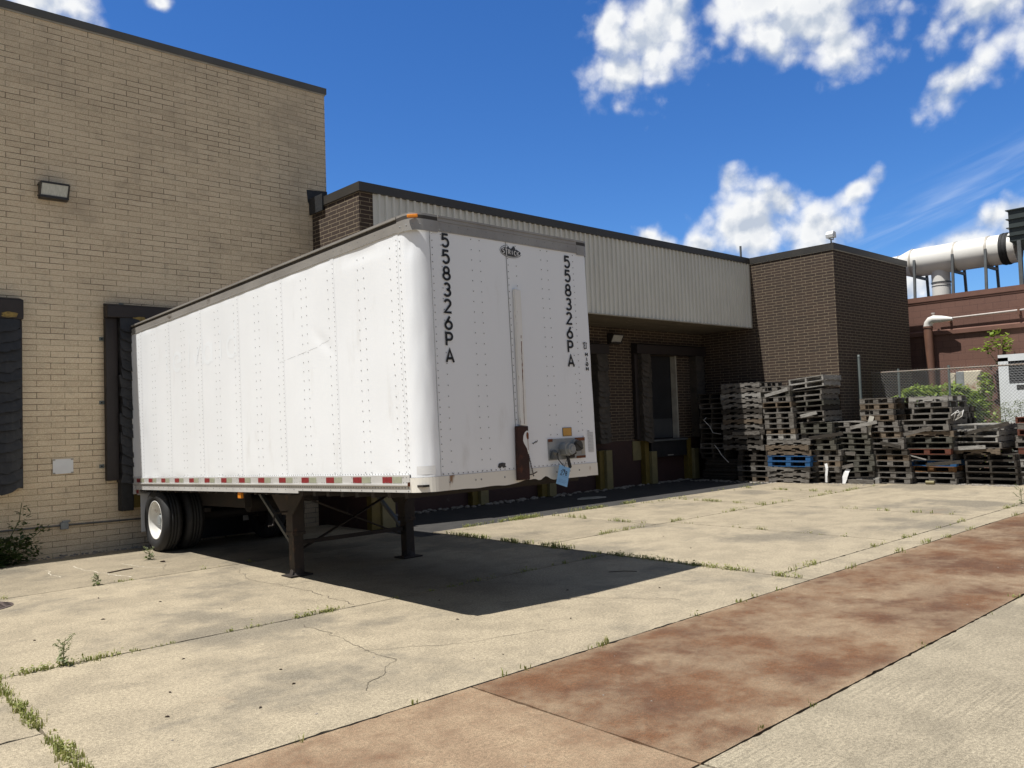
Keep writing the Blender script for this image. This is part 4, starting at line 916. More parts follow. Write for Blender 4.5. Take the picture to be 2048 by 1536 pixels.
b = MB(); stroke(b, [(1.41, .40), (1.425, .39), (1.44, .405), (1.45, .40), (1.46, .415), (1.475, .405), (1.485, .425)], .007, fmap); b.build('scribble', M['black_vinyl'], tr)
b = MB(); cpx = [(x - (RC - x) / RC * .0025, y - (RC - y) / RC * .0025) for x, y in corner_path(0, -1, 12)][3:11]
b.add([(x, y, .165) for x, y in cpx] + [(x, y, .245) for x, y in cpx], [(i, i + 1, len(cpx) + i + 1, len(cpx) + i) for i in range(len(cpx) - 1)], 0, True); b.build('white_patch', M['paper'], tr, fix=False)
# hanging tag
tg = thing('lot_tag', 'blue paper lot tag hanging by a string from the trailer front connectors', 'tag', (TX + 1.79, TY - .085, TZ + .135), (0, .30, 0))
b = MB(); b.box(-.085, .085, -.0015, .0015, -.205, 0); b.build('card', M['tag'], tg)
b = MB(); tmap = lambda x, z, e: (x, -.0018 - e, z)
for i, c in enumerate('278'): glyph(b, c, -.050 + i * .036, -.098 + .004 * i, .027, .042, .0065, tmap)
for i, c in enumerate('AUE'.replace('U', 'I')): glyph(b, c, -.028 + i * .015, -.048, .012, .014, .005, tmap)
b.build('handwriting', M['black_vinyl'], tg)
b = MB()
for z in (-.108, -.15, -.163, -.176): b.box(-.062, .062 - (.02 if z < -.17 else 0), -.0024, -.0016, z, z + .003)
b.box(.015, .05, -.0024, -.0016, -.046, -.042); b.build('printed_lines', M['line_blue'], tg)
b = MB(); b.tube([(-.004, 0, -.01), (.01, .01, .03), (.055, .03, .14)], .0022, 6); b.tube([(-.004, 0, -.008), (-.03, .01, .012), (-.085, .03, .055), (-.115, .04, .11)], .005, 6); b.build('string', M['black_rubber'], tg)

# ================================================================== RED BLOCK BUILDING, DUCT, PIPES
XW = 26.5
rb = thing('painted_block_building', 'red brown painted block building behind the chain link fence', 'building', (XW, 4, 0))
b = MB(); b.box(0, 12, -34, 14, -.06, 5.0); b.build('wall', M['red_block'], rb)
b = MB(); b.box(-.035, .30, -34, 14, 5.06, 5.21); b.box(-.015, .30, -34, 14, 5.001, 5.059); b.build('coping', M['red_paint'], rb)
b = MB(); b.box(-.07, -.001, -34, 14, 4.0, 4.12); b.prism([(-.07, 4.12), (-.001, 4.12), (-.001, 4.16)], -34, 14, lambda a_, z_, e: (a_, e, z_)); b.build('ledge', M['red_paint'], rb)
b = MB(); b.box(.31, 11.9, -34, 14, 5.0, 5.06); b.build('roof', M['tar'], rb)
pp = thing('gas_pipe', 'thin pale pipe on brackets running along the red block wall', 'pipe', (XW - .12, 9.6, 4.46))
b = MB(); b.tube([(0, .0, 0), (0, -10, .12)], .028, 8); b.build('pipe', M['pipe_grey'], pp)
for k in range(5):
    b = MB(); b.box(-.03, .119, -.35 - k * 1.85, -.29 - k * 1.85, -.12 + k * .02, .06 + k * .02); b.build('bracket', M['brown_pipe'], pp)
dp = thing('exhaust_pipe', 'tall brown exhaust pipe with white elbow in front of the red wall', 'pipe', (26.25, 9.85, 0))
b = MB(); b.cyl((0, 0, 0), (0, 0, 4.28), .125, n=20); b.cyl((0, 0, 2.9), (0, 0, 2.95), .135, n=20); b.cyl((0, 0, 4.22), (0, 0, 4.27), .14, n=20); b.build('riser', M['brown_pipe'], dp)
b = MB(); b.tube([(0, 0, 4.26), (0, -.02, 4.36), (-.02, -.09, 4.44), (-.04, -.20, 4.47), (-.06, -.42, 4.45), (-.09, -.74, 4.42)], [.125, .125, .122, .115, .10, .045], 18); b.build('elbow', M['duct'], dp)
b = MB(); b.cyl((0, -.17, 4.52), (0, -.17, 4.63), .04, n=10); b.cyl((0, -.17, 4.63), (0, -.17, 4.67), .055, n=10); b.build('cap', M['pipe_grey'], dp)
XD, ZD, RD = 27.5, 6.46, .45
du = thing('roof_duct', 'large white round duct on steel supports along the red building roof', 'duct', (XD, 9, 5.06))
zc = ZD - 5.06
b = MB(); b.cyl((0, 7, zc), (0, 2.05, zc), .31, n=32); b.cyl((0, 2.05, zc), (0, 1.68, zc), .31, RD, 40); b.cyl((0, 1.68, zc), (0, -1.35, zc), RD, n=44); b.build('pipe', M['duct'], du)
for y, r in ((2.06, .325), (1.62, RD + .015), (.33, RD + .012), (-.58, RD + .02)):
    b = MB(); b.cyl((0, y + .03, zc), (0, y - .03, zc), r, n=44); b.build('joint_ring', M['duct_ring'], du)
b = MB()
for k in range(5): b.cyl((0, -.93 - k * .045, zc), (0, -.972 - k * .045, zc), RD + (.03 if k % 2 else .015), n=44)
b.build('flexible_sleeve', M['black_rubber'], du)
b = MB(); b.cyl((-.0, .85, 0), (0, .85, zc - .25), .27, n=28); b.build('branch', M['duct'], du)
b = MB(); b.cyl((0, .85, 0), (0, .85, .13), .28, n=28); b.build('base_wrap', M['blue_patch'], du)
for za, zb_, r in ((.64, .68, .285), (.54, .56, .278)):
    b = MB(); b.cyl((0, .85, za), (0, .85, zb_), r, n=28); b.build('clamp', M['steel'], du)
for y in (1.45, .32, -.60):
    b = MB(); b.bar((-.56, y, .10), (-.46, y, zc + .02), .07, .07); b.bar((.56, y, .10), (.46, y, zc - .05), .07, .07); b.bar((-.5, y, zc - .50), (.5, y, zc - .50), .06, .08); b.box(-.72, .72, y - .07, y + .07, 0, .10)
    b.build('support', M['steel'], du)
hp = thing('dust_collector', 'dark green ribbed dust collector box at the end of the white duct', 'dust collector', (27.5, 6.2, 5.06))
b = MB(); b.box(-.85, .85, -1.6, 1.43, 1.45, 2.36); b.build('housing', M['green_steel'], hp)
b = MB()
for z in (2.34, 2.08, 1.83, 1.6): b.box(-.90, .90, -1.65, 1.49, z, z + .025)
b.build('rib', M['green_steel'], hp)
b = MB(); b.add([(-.85, -1.6, 1.45), (.85, -1.6, 1.45), (.85, 1.43, 1.45), (-.85, 1.43, 1.45), (-.2, -.4, .35), (.2, -.4, .35), (.2, .3, .35), (-.2, .3, .35)], [(0, 1, 5, 4), (1, 2, 6, 5), (2, 3, 7, 6), (3, 0, 4, 7), (4, 5, 6, 7)]); b.build('hopper', M['green_steel'], hp)
for x in (-.8, .8):
    for y in (-1.5, 1.2):
        b = MB(); b.box(x - .05, x + .05, y - .05, y + .05, .06, 1.449); b.box(x - .12, x + .12, y - .12, y + .12, 0, .06); b.build('leg', M['steel'], hp)
eb = thing('meter_box', 'grey electric meter box on the red wall beside the brown pipe', 'meter box', (XW, 9.15, 2.55))
b = MB(); b.box(-.18, -.001, -.20, .02, -.24, .30); b.build('enclosure', M['box_grey'], eb, bevel=.015)
b = MB(); b.box(-.16, -.001, .05, .24, -.26, .16); b.cyl((-.17, .14, .2), (-.02, .14, .2), .08, n=14); b.build('meter', M['rust_box'], eb, bevel=.01)
eb = thing('rusty_panel_box', 'white panel box streaked with rust on the red wall', 'panel box', (XW, 8.82, 2.52))
b = MB(); b.box(-.16, -.001, -.32, .32, -.34, .34); b.build('enclosure', M['rust_box'], eb, bevel=.03)
cbn = thing('equipment_cabinet', 'tall white metal cabinet with a black louvre opening behind the fence', 'cabinet', (24.6, 6.6, 0))
b = MB(); b.box(0, 1.3, -2.2, .88, 0, 2.98); b.box(-.05, .0, -2.2, .88, 3.08, 3.16); b.box(-.05, 1.3, -2.2, .88, 2.981, 3.08); b.box(-.05, -.001, .64, .88, 0, 3.079); b.box(-.05, -.001, -2.2, .639, 0, 2.38); b.build('cabinet_body', M['cab_white'], cbn)
b = MB(); b.box(-.012, -.002, -2.2, .637, 2.382, 2.979)
for k in range(9): b.prism([(-.03, 2.40 + k * .064), (-.012, 2.40 + k * .064), (-.012, 2.45 + k * .064)], -2.2, .636, lambda a_, z_, e: (a_, e, z_))
b.build('louvre', M['louvre'], cbn)
b = MB(); b.box(-.058, -.0505, .22, .47, 2.22, 2.34); b.build('name_plate', M['dark_cap'], cbn)

# fence
XF = 22.8
fn = thing('chain_link_fence', 'chain link fence with rusty top rail behind the stacked pallets', 'fence', (XF, 10.12, 0))
b = MB(); sp = .082; ztop = 2.84; zb = .1; Lf = 12.0
def wire(a_, c_):
    a_, c_ = Vector(a_), Vector(c_); d = (c_ - a_).normalized(); e1 = Vector((1, 0, 0)); e2 = d.cross(e1); r = .0028
    vs = [p + e1 * (r * q[0]) + e2 * (r * q[1]) for p in (a_, c_) for q in ((0, 1), (-.87, -.5), (.87, -.5))]
    b.add(vs, [(0, 1, 4, 3), (1, 2, 5, 4), (2, 0, 3, 5)])
H = ztop - zb; k = -H
while k < Lf:
    for sgn in (1, -1):
        y0, y1 = k, k + H; z_a, z_b = (zb, ztop) if sgn > 0 else (ztop, zb)
        ya, yb = max(y0, 0), min(y1, Lf)
        if yb > ya:
            za = z_a + (z_b - z_a) * (ya - y0) / H; zbb = z_a + (z_b - z_a) * (yb - y0) / H
            wire((.005 * sgn, -ya, za), (.005 * sgn, -yb, zbb))
    k += sp
yy = 0
while yy < Lf:
    wire((0, -yy, ztop), (.01, -yy - .012, ztop + .05)); yy += sp
b.build('wire_mesh', M['chain'], fn, fix=False)
b = MB(); b.tube([(.03, 0, 2.825), (.03, -4, 2.80), (.03, -12, 2.79)], .021, 8); b.build('top_rail', M['fence_rust'], fn)
for y in (-.72, -2.0, -4.6, -7.4):
    b = MB(); b.cyl((.045, y, 0), (.045, y, 2.90), .03, n=12); b.build('post', M['post_grey'], fn)
fp = MB(); fp.cyl((21.85, 10.02, 0), (21.85, 10.02, 3.25), .045, n=14); fp.cyl((21.85, 10.02, 3.25), (21.85, 10.02, 3.30), .052, .03, 14)
tag(fp.build('fence_post', M['post_grey']), 'tall grey green post standing alone against the brick tower', 'post')

# ================================================================== PALLETS
PH = .140
def board(mb, x0, x1, y0, y1, z0, z1, r):
    j = lambda: r.uniform(-.006, .006)
    mb.box(x0 + j(), x1 + j(), y0 + j() * .6, y1 + j() * .6, z0, z1)
def pallet_meshes(kind, w, d, seed, mat):
    r = random.Random(seed); parts = []; hw, hd = w / 2, d / 2; tb = .020
    if kind == 'side':   # notched stringers across the front
        b = MB(); nb = 7
        for i in range(nb):
            if r.random() < .06 and 0 < i < nb - 1: continue
            y = -hw + (w - .1) * i / (nb - 1); board(b, -hd, hd, y, y + .1, PH - tb, PH - .001, r)
        parts.append(('top_deck', b))
        for x in (-hd, -.02, hd - .04):
            b = MB(); n0, n1 = -hw * .62, -hw * .22; m0, m1 = hw * .22, hw * .62; zt, z0 = PH - tb - .001, tb + .001; zn = z0 + .04
            b.prism([(-hw, z0), (n0, z0), (n0 + .02, zn), (n1 - .02, zn), (n1, z0), (m0, z0), (m0 + .02, zn), (m1 - .02, zn), (m1, z0), (hw, z0), (hw, zt), (-hw, zt)], x, x + .04, lambda y, z, e: (e, y, z))
            parts.append(('stringer', b))
        b = MB()
        for i in range(4):
            y = -hw + (w - .1) * i / 3; board(b, -hd, hd, y, y + .1, .001, tb, r)
        parts.append(('bottom_deck', b))
    else:
        b = MB(); nb = 8
        for i in range(nb):
            if r.random() < .07 and 0 < i < nb - 1: continue
            x = -hd + (d - .1) * i / (nb - 1); board(b, x, x + .1, -hw, hw, PH - tb, PH - .001, r)
        parts.append(('top_deck', b))
        bw = .045 if kind == 'end' else .135
        for y in (-hw, -bw / 2, hw - bw):
            if kind == 'end':
                b = MB(); b.box(-hd + .004, hd - .004, y, y + bw, tb + .001, PH - tb - .001); parts.append(('stringer', b))
            else:
                for x in (-hd + .003, -.07, hd - .143):
                    b = MB(); b.box(x + r.uniform(-.004, .008), x + .14, y + r.uniform(-.006, .006), y + bw + r.uniform(-.012, .006), tb + .001, PH - tb - .001); parts.append(('block', b))
        b = MB()
        for i in range(3 if kind == 'block' else 4):
            nn = 2 if kind == 'block' else 3; x = -hd + (d - .1) * i / nn; board(b, x, x + .1, -hw, hw, .001, tb, r)
        parts.append(('bottom_deck', b))
    return [(nm, b.mesh(nm, mat)) for nm, b in parts]
CACHE = {}
ORD = ['bottom', 'second', 'third', 'fourth', 'fifth', 'sixth', 'seventh', 'eighth', 'ninth', 'tenth', 'eleventh', 'twelfth', 'thirteenth', 'fourteenth']
CN = {'w_grey': 'grey', 'w_dark': 'dark brown', 'w_green': 'mossy grey', 'w_tan': 'tan', 'w_pale': 'pale grey', 'w_blue': 'blue painted', 'w_orange': 'orange', 'w_red': 'reddish'}
def pallet(kind, w, d, mat, loc, rot, label):
    v = R.randrange(3); w = round(w / .06) * .06; key = (kind, round(w, 2), round(d, 2), v, mat)
    if key not in CACHE: CACHE[key] = pallet_meshes(kind, w, d, hash((kind[0], v)) % 1 + v * 17 + int(w * 100), M[mat])
    t = thing('wooden_pallet', label, 'pallet', loc, rot, 'wooden pallets stacked along the fence')
    for nm, me in CACHE[key]:
        o = bpy.data.objects.new(nm, me); COL.objects.link(o); o.parent = t
    return t
def stack(where, x, yc, w, d, z, n, kind, mats, shift=0.0, tilt=0.0, yaw=0.0, jy=.03, jr=.04, xs=0.0):
    """n pallets from height z up; mats is a list cycled or a dict of layer overrides; shift leans the stack"""
    total = n
    for k in range(n):
        m = mats[k % len(mats)]; up = k * PH
        kd = kind[k % len(kind)] if isinstance(kind, list) else kind
        y = yc + shift * k + up * math.sin(-tilt) + R.uniform(-jy, jy); zz = z + up * math.cos(tilt)
        pos = 'topmost' if k == n - 1 else ORD[k] + ('' if k == 0 else ' from bottom')
        pallet(kd, w * R.uniform(.985, 1.015), d, m, (x + d / 2 + xs * k + R.uniform(-.02, .02), y, zz), (tilt, 0, yaw + R.uniform(-jr, jr)),
               '%s pallet, %s of %s' % (CN[m], pos, where))
G, DK, GR, TN, PL = 'w_grey', 'w_dark', 'w_green', 'w_tan', 'w_pale'
# inner corner, deep shade
for k in range(24):
    b = MB(); b.box(-.55, .5, -.56, .56, 0, .022); o = b.build('slip_board', M['w_dark'])
    o.location = (20.45 + R.uniform(-.06, .06), 13.25 + R.uniform(-.06, .06) - .2 * (k / 24.0), .002 + k * .0245); o.rotation_euler = (0, 0, R.uniform(-.06, .06))
    tag(o, 'thin dark board in the loose pile low in the shaded inner corner', 'board', 'thin boards piled in the shaded corner')
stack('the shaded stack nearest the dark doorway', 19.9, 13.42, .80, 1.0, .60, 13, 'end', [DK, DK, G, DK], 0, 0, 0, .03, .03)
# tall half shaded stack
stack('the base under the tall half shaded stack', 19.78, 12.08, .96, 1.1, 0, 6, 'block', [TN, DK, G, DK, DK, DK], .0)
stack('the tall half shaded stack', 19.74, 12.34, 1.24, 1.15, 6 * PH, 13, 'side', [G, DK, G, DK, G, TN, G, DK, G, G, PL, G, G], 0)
# stack with blue pallets low down
stack('the three layers below the left blue pair', 19.76, 11.05, 1.18, 1.1, 0, 3, 'side', [G, G, G])
stack('the blue pair under the narrow leaning stack', 19.72, 11.03, 1.20, 1.1, 3 * PH, 2, 'block', ['w_blue', 'w_blue'])
stack('the tan layers above the left blue pair', 19.76, 11.06, 1.20, 1.1, 5 * PH, 3, 'side', [TN, TN, G])
stack('the narrow leaning stack by the shadow', 19.78, 11.22, .84, 1.1, 8 * PH, 10, ['block', 'block', 'block', 'block', 'block', 'end', 'end', 'block', 'block', 'block'], None or [PL, TN, G, G, G, G, TN, G, GR, G], .014, 0, 0, .012)
# leaning stack by the tower corner
stack('the base below the tilted tower stack', 20.05, 10.16, .72, 1.0, 0, 6, 'block', [DK, DK, G, TN, G, G], .0)
stack('the mossy middle below the tilted tower stack', 20.0, 10.32, .84, 1.0, 6 * PH, 5, 'block', [GR, GR, G, GR, GR], .015)
stack('the tilted stack by the tower', 20.0, 10.58, .90, .95, 11 * PH, 6, 'end', [G, G, DK, GR, G, G], .0, -.045)
stack('the pale pair crowning the tilted stack', 19.98, 10.55, .96, .95, 17 * PH + .05, 2, 'end', [PL, PL], .0, -.085)
# middle stacks
pallet('block', .96, 1.0, 'w_pale', (20.86, 9.50, 0), (0, 0, .05), 'pale broken pallet lying at the foot of the sagging mossy stack')
stack('the slumped layers under the sagging stack', 20.36, 9.52, .86, 1.0, PH, 4, 'block', [DK, GR, GR, GR], -.01, -.05)
stack('the sagging stack left of the torn paper', 20.36, 9.62, .94, 1.0, 5 * PH, 6, 'block', [GR, GR, GR, GR, G, G], .022, .03)
stack('the lower grey blocks under the torn paper', 20.5, 8.73, .90, 1.1, 0, 6, 'block', [G, G, DK, G, TN, DK], .012)
stack('the middle of the stack with torn paper', 20.5, 8.86, .88, 1.1, 6 * PH, 5, 'block', [G, G, TN, G, G], .02)
stack('the top of the stack with torn paper', 20.5, 9.00, .84, 1.15, 11 * PH, 4, 'block', [TN, G, TN, G], .012)
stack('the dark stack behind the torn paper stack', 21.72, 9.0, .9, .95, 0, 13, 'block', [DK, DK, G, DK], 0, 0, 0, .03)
# stack with the coloured pallets
stack('the coloured stack by the fence', 20.78, 7.92, 1.11, 1.15, 0, 7, ['block', 'end', 'block', 'block', 'end', 'block', 'end'], [G, G, 'w_orange', 'w_blue', DK, 'w_red', GR], .004)
stack('the upper part of the coloured stack', 20.76, 7.93, 1.10, 1.15, 7 * PH, 4, ['block', 'side', 'block', 'end'], [GR, TN, G, G], .012)
stack('the grey crown on the coloured stack', 20.8, 7.88, .93, 1.2, 11 * PH, 4, ['end', 'end', 'block', 'side'], [G, G, G, PL], .0)
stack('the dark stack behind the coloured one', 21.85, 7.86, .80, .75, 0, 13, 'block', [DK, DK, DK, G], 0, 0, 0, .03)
# right stacks
stack('the dark layers right of the coloured stack', 21.05, 6.72, 1.08, 1.2, 0, 5, 'end', [DK, DK, DK, DK, DK], .0)
stack('the pale layers right of the coloured stack', 21.0, 6.90, 1.02, 1.35, 5 * PH, 5, ['side', 'end', 'end', 'end', 'end'], [TN, G, PL, PL, PL], .012, 0, -.05, .03, .04)
stack('the stack cut off at the right edge', 21.3, 5.72, .98, 1.1, 0, 11, ['end', 'block'], [PL, G, G, PL, G, 'w_red', G, G, 'w_red', G, 'w_red'], .0, 0, 0, .04, .04)

def prop(name, label, cat, build, mat, group=None):
    b = MB(); build(b); return tag(b.build(name, mat), label, cat, group)
prop('loose_board', 'pale loose board leaning across the coloured pallet stack', 'board', lambda b: b.bar((20.70, 8.42, .70), (20.68, 7.97, .58), .05, .02), M['w_pale'])
rb_ = random.Random(12)
for k, (x, y, z) in enumerate(((19.74, 12.2, 1.3), (19.95, 10.5, 1.75), (20.02, 10.1, 1.2), (20.36, 9.9, .75), (20.40, 9.3, 1.45), (20.5, 8.7, .95), (20.72, 8.2, 1.25), (20.98, 7.2, .85), (20.98, 6.7, 1.3), (20.2, 10.0, .35), (19.8, 11.3, 2.35), (20.74, 7.6, .5))):
    a_ = rb_.uniform(-.28, .28); l = rb_.uniform(.22, .5); x -= .03
    prop('broken_board', 'broken grey board jutting loose from the front of the pallet stacks', 'board', lambda b: b.bar((x, y - l * math.cos(a_), z - l * math.sin(a_)), (x - rb_.uniform(-.01, .05), y + l * math.cos(a_), z + l * math.sin(a_)), .03, .085), M[['w_grey', 'w_pale', 'w_dark'][k % 3]], 'broken boards among the pallets')
prop('paper_roll', 'cream paper roll lying in front of the coloured pallet stack', 'roll', lambda b: b.cyl((20.62, 7.98, .045), (20.62, 7.79, .045), .045, n=16), M['cream'])
prop('plank', 'long grey plank lying on the ground by the sagging stack', 'plank', lambda b: b.bar((20.20, 10.0, .055), (20.25, 9.05, .055), .10, .09), M['w_grey'])
def rag(b, pts, w, th=.01):
    for i in range(len(pts) - 1): b.bar(pts[i], pts[i + 1], w * (1 - .12 * (i % 3)), th, 0, (1, 0, 0))
prop('torn_sheet', 'torn white sheet standing by the plank in front of the mossy pallets', 'sheet', lambda b: rag(b, [(20.12, 9.80, .0), (20.14, 9.74, .15), (20.16, 9.70, .27), (20.2, 9.66, .36)], .14), M['paper'])
prop('plastic_rag', 'white plastic rag hanging on the mossy stack by the tower corner', 'rag', lambda b: rag(b, [(19.97, 10.13, .5), (19.95, 10.10, .38), (19.94, 10.12, .2), (19.95, 10.13, .03)], .07), M['paper'])
prop('torn_paper', 'torn tan paper hanging from the middle pallet stack', 'paper', lambda b: rag(b, [(20.46, 9.12, 1.66), (20.43, 9.16, 1.5), (20.42, 9.2, 1.32), (20.44, 9.2, 1.2)], .12), M['trim'])
prop('wrapping_strap', 'white strap tangle on the shoulder of the coloured pallet stack', 'strap', lambda b: b.tube([(20.8 + .05 * math.sin(i), 7.30 + .10 * math.cos(i * 1.9) - .01 * i, 1.62 + .12 * math.sin(i * 1.7)) for i in range(14)], .012, 6), M['strap'])
prop('packing_strap', 'loose pale strap dangling from the shaded stack near the dark doorway', 'strap', lambda b: b.tube([(19.85, 13.55, 1.75), (19.8, 13.6, 1.68), (19.82, 13.42, 1.5), (19.85, 13.35, 1.32), (19.8, 13.05, 1.28)], .010, 6), M['strap'], None)
prop('packing_strap', 'loose pale strap trailing low in the shaded corner pile', 'strap', lambda b: b.tube([(19.83, 13.3, .98), (19.78, 13.15, .85), (19.78, 13.05, .7), (19.8, 12.85, .5)], .010, 6), M['strap'], None)

# ================================================================== PLANTS
def leaf_cloud(mb, c, rad, n, size, r, flat=.5, hollow=.25):
    for _ in range(n):
        while True:
            p = Vector((r.uniform(-1, 1), r.uniform(-1, 1), r.uniform(-1, 1)))
            if hollow < p.length < 1: break
        if mnoise.noise(Vector((p.x * 2.2 + c[0], p.y * 2.2 + c[1], p.z * 2.2))) < -.12: continue
        q = Vector((c[0] + p.x * rad[0], c[1] + p.y * rad[1], c[2] + p.z * rad[2]))
        if q.z < .01: continue
        s_ = size * r.uniform(.6, 1.3); d = Vector((r.uniform(-1, 1), r.uniform(-1, 1), r.uniform(-.5, .4))).normalized()
        nrm = Vector((r.uniform(-1, 1) * flat, r.uniform(-1, 1) * flat, 1)); sd = d.cross(nrm).normalized()
        mb.add([q, q + d * s_ * .45 + sd * s_ * .26, q + d * s_, q + d * s_ * .45 - sd * s_ * .26], [(0, 1, 2, 3)])
def bush(name, label, cat, loc, clouds, leaf, stems, seed, mat, group=None):
    r = random.Random(seed); t = thing(name, label, cat, loc, group=group)
    b = MB()
    for (c, rad, n) in clouds: leaf_cloud(b, c, rad, n, leaf, r)
    b.build('foliage', mat, t, fix=False)
    b = MB()
    for st in stems: b.tube(st, [.012 * (1 - .6 * i / (len(st) - 1)) for i in range(len(st))], 6)
    b.build('stem', M['stem'], t); return t
bush('wall_bush', 'dark green bush growing in the shade at the foot of the tan wall', 'bush', (2.60, 13.98, 0),
     [((-.1, 0, .18), (.52, .34, .26), 1700), ((.28, .05, .18), (.32, .26, .24), 700), ((-.7, .1, .2), (.5, .3, .30), 900), ((.35, .1, .62), (.16, .12, .26), 70), ((.58, .1, .44), (.18, .1, .09), 40)], .085,
     [[(0, 0, 0), (.15, .05, .3), (.32, .08, .62), (.36, .1, .88)], [(.1, 0, 0), (.4, .05, .3), (.72, .08, .52)], [(-.1, 0, 0), (-.5, .1, .4)], [(.0, 0, 0), (.05, -.1, .4)]], 5, M['leaf'])
bush('vine', 'leafy vine behind the fence in front of the dark tower wall', 'plant', (23.4, 9.9, 0), [((0, .4, 1.75), (.12, .35, .32), 160), ((0, -.15, 1.95), (.12, .22, .34), 130), ((0, 0, 1.0), (.15, .5, .6), 160)], .11,
     [[(0, 0, 0), (.02, .2, .9), (0, .4, 1.8)], [(0, 0, 0), (0, -.1, 1.0), (0, -.2, 2.1)]], 8, M['leaf_bright'])
bush('shrub', 'bright green shrub behind the fence below the rusty panel box', 'shrub', (23.7, 8.35, 0), [((0, .05, 1.85), (.45, .66, .62), 4200), ((0, .80, 2.08), (.35, .60, .38), 3200), ((.1, -.35, 1.75), (.4, .5, .5), 2400), ((0, 0, .6), (.5, .9, .6), 600)], .14,
     [[(0, 0, 0), (0, .3, .8), (0, .6, 1.6)], [(0, 0, 0), (.1, -.2, .9), (.1, -.3, 1.9)]], 9, M['leaf_bright'])
bush('climbing_shrub', 'light green shrub climbing beside the left edge of the white cabinet', 'shrub', (23.9, 7.62, 0), [((0, 0, 2.25), (.22, .20, .5), 420), ((0, .1, 1.5), (.35, .4, .45), 700), ((0, 0, .7), (.3, .4, .7), 300)], .12,
     [[(0, 0, 0), (0, .1, 1.2), (0, 0, 2.6)]], 10, M['leaf_bright'])
bush('tall_weed', 'pale feathery weed clump in front of the white cabinet', 'weed', (23.3, 6.65, 0), [((0, 0, 1.55), (.25, .65, .42), 2600), ((0, -.7, 1.5), (.25, .5, .4), 1600), ((0, .1, .7), (.3, .9, .5), 300)], .055,
     [[(0, .3 * k, 0), (0, .33 * k, 1.0), (0, .38 * k, 1.9)] for k in (-2, -1, 0, 1)], 11, M['leaf_pale'])
bush('sapling', 'yellow green sapling growing behind the top of the white cabinet', 'sapling', (26.05, 7.95, 0), [((0, -.05, 3.72), (.25, .30, .30), 120), ((0, .30, 3.45), (.2, .3, .12), 50), ((0, -.2, 3.5), (.2, .25, .2), 60)], .17,
     [[(0, 0, 0), (.02, 0, 2.0), (0, -.05, 3.9)], [(0, 0, 3.0), (0, .3, 3.5)]], 12, M['leaf_bright'])
def blade(mb, x, y, h, r, w=.005, z=0.0):
    a_ = r.uniform(0, 2 * PI); lean = r.uniform(.1, .75) * h; dx_, dy_ = math.cos(a_), math.sin(a_)
    p0 = Vector((x, y, z - .02)); p1 = Vector((x + dx_ * lean * .35, y + dy_ * lean * .35, z + h * .6)); p2 = Vector((x + dx_ * lean, y + dy_ * lean, z + h))
    sd = Vector((-dy_, dx_, 0)) * w
    mb.add([p0 - sd, p0 + sd, p1 + sd * .8, p1 - sd * .8, p2], [(0, 1, 2, 3), (3, 2, 4)])
def tuft(mb, x, y, n, h, spread, r):
    for _ in range(n):
        blade(mb, x + r.gauss(0, spread), y + r.gauss(0, spread), h * r.uniform(.4, 1.2), r, r.uniform(.003, .0065))
gr = MB(); r = random.Random(4)
def joint(p, q, dens, h, width=.015, clump=.5, leaf=.0):
    L = math.hypot(q[0] - p[0], q[1] - p[1]); n = int(L * dens * .62)
    for _ in range(n):
        t_ = r.random(); x = p[0] + (q[0] - p[0]) * t_; y = p[1] + (q[1] - p[1]) * t_
        c_ = mnoise.noise(Vector((x * 2.3, y * 2.3, 6))) + .35 * mnoise.noise(Vector((x * 9, y * 9, 1)))
        if c_ < clump - .5 + r.uniform(-.15, .15): continue
        tuft(gr, x + r.gauss(0, width), y + r.gauss(0, width), r.randint(3, 7), h * .8 * (1 + .8 * max(0, c_)), .022, r)
        if r.random() < leaf: leaf_cloud(gr, (x, y, .03), (.05, .05, .035), 14, .028, r, 1.0, 0)
joint((1.35, 4.7), (1.35, 7.6), 95, .050, .022, .15, .15); joint((1.36, 7.48), (2.3, 7.48), 60, .040, .02, .35, .35); joint((2.2, 7.48), (6, 7.48), 30, .030, .012, .58, .1); joint((3.9, 7.49), (4.5, 7.49), 90, .035, .015, .2, .3); joint((6, 7.48), (8.5, 7.48), 30, .04, .015, .6, .4)
joint((8.55, 5.4), (8.55, 8.3), 60, .055, .022, .35, .6); joint((8.55, 8.2), (8.55, 11.0), 75, .085, .035, .3, .6); joint((8.55, 4.6), (8.55, 5.6), 60, .06, .02, .3, .6)
joint((9.2, 11.45), (14, 11.5), 60, .06, .05, .42, .5); joint((10.4, 11.45), (12.2, 11.5), 110, .09, .07, .25, .5); joint((11.35, 8.84), (11.35, 11.3), 45, .07, .02, .45, .5); joint((11.75, 5.2), (11.75, 8.8), 18, .035, .012, .6, .2)
joint((9.6, 8.84), (14, 8.84), 30, .05, .02, .6, .5); joint((14.9, 8.9), (15.05, 11.4), 45, .07, .02, .45, .5); joint((17.9, 8.9), (18.0, 11.3), 35, .07, .02, .5, .4); joint((14, 8.84), (20, 8.84), 16, .05, .02, .6, .4)
joint((8.6, 5.0), (20, 5.0), 14, .045, .015, .6, .5); joint((2, 4.58), (8.4, 4.58), 12, .045, .012, .62, .2); joint((8.5, 4.58), (22, 4.58), 12, .06, .015, .6, .5); joint((3.72, 2.67), (12, 2.67), 9, .03, .012, .66, .1)
joint((2.1, 11.1), (5.2, 11.12), 22, .03, .012, .58, .1); joint((15.05, 5.2), (15.05, 8.8), 15, .06, .015, .6, .4); joint((13.2, 11.0), (19.6, 11.6), 10, .05, .1, .6, .3)
tag(gr.build('joint_grass', M['grass'], fix=False), 'short grass and small weeds sprouting from the pavement joints', 'grass', kind='stuff')
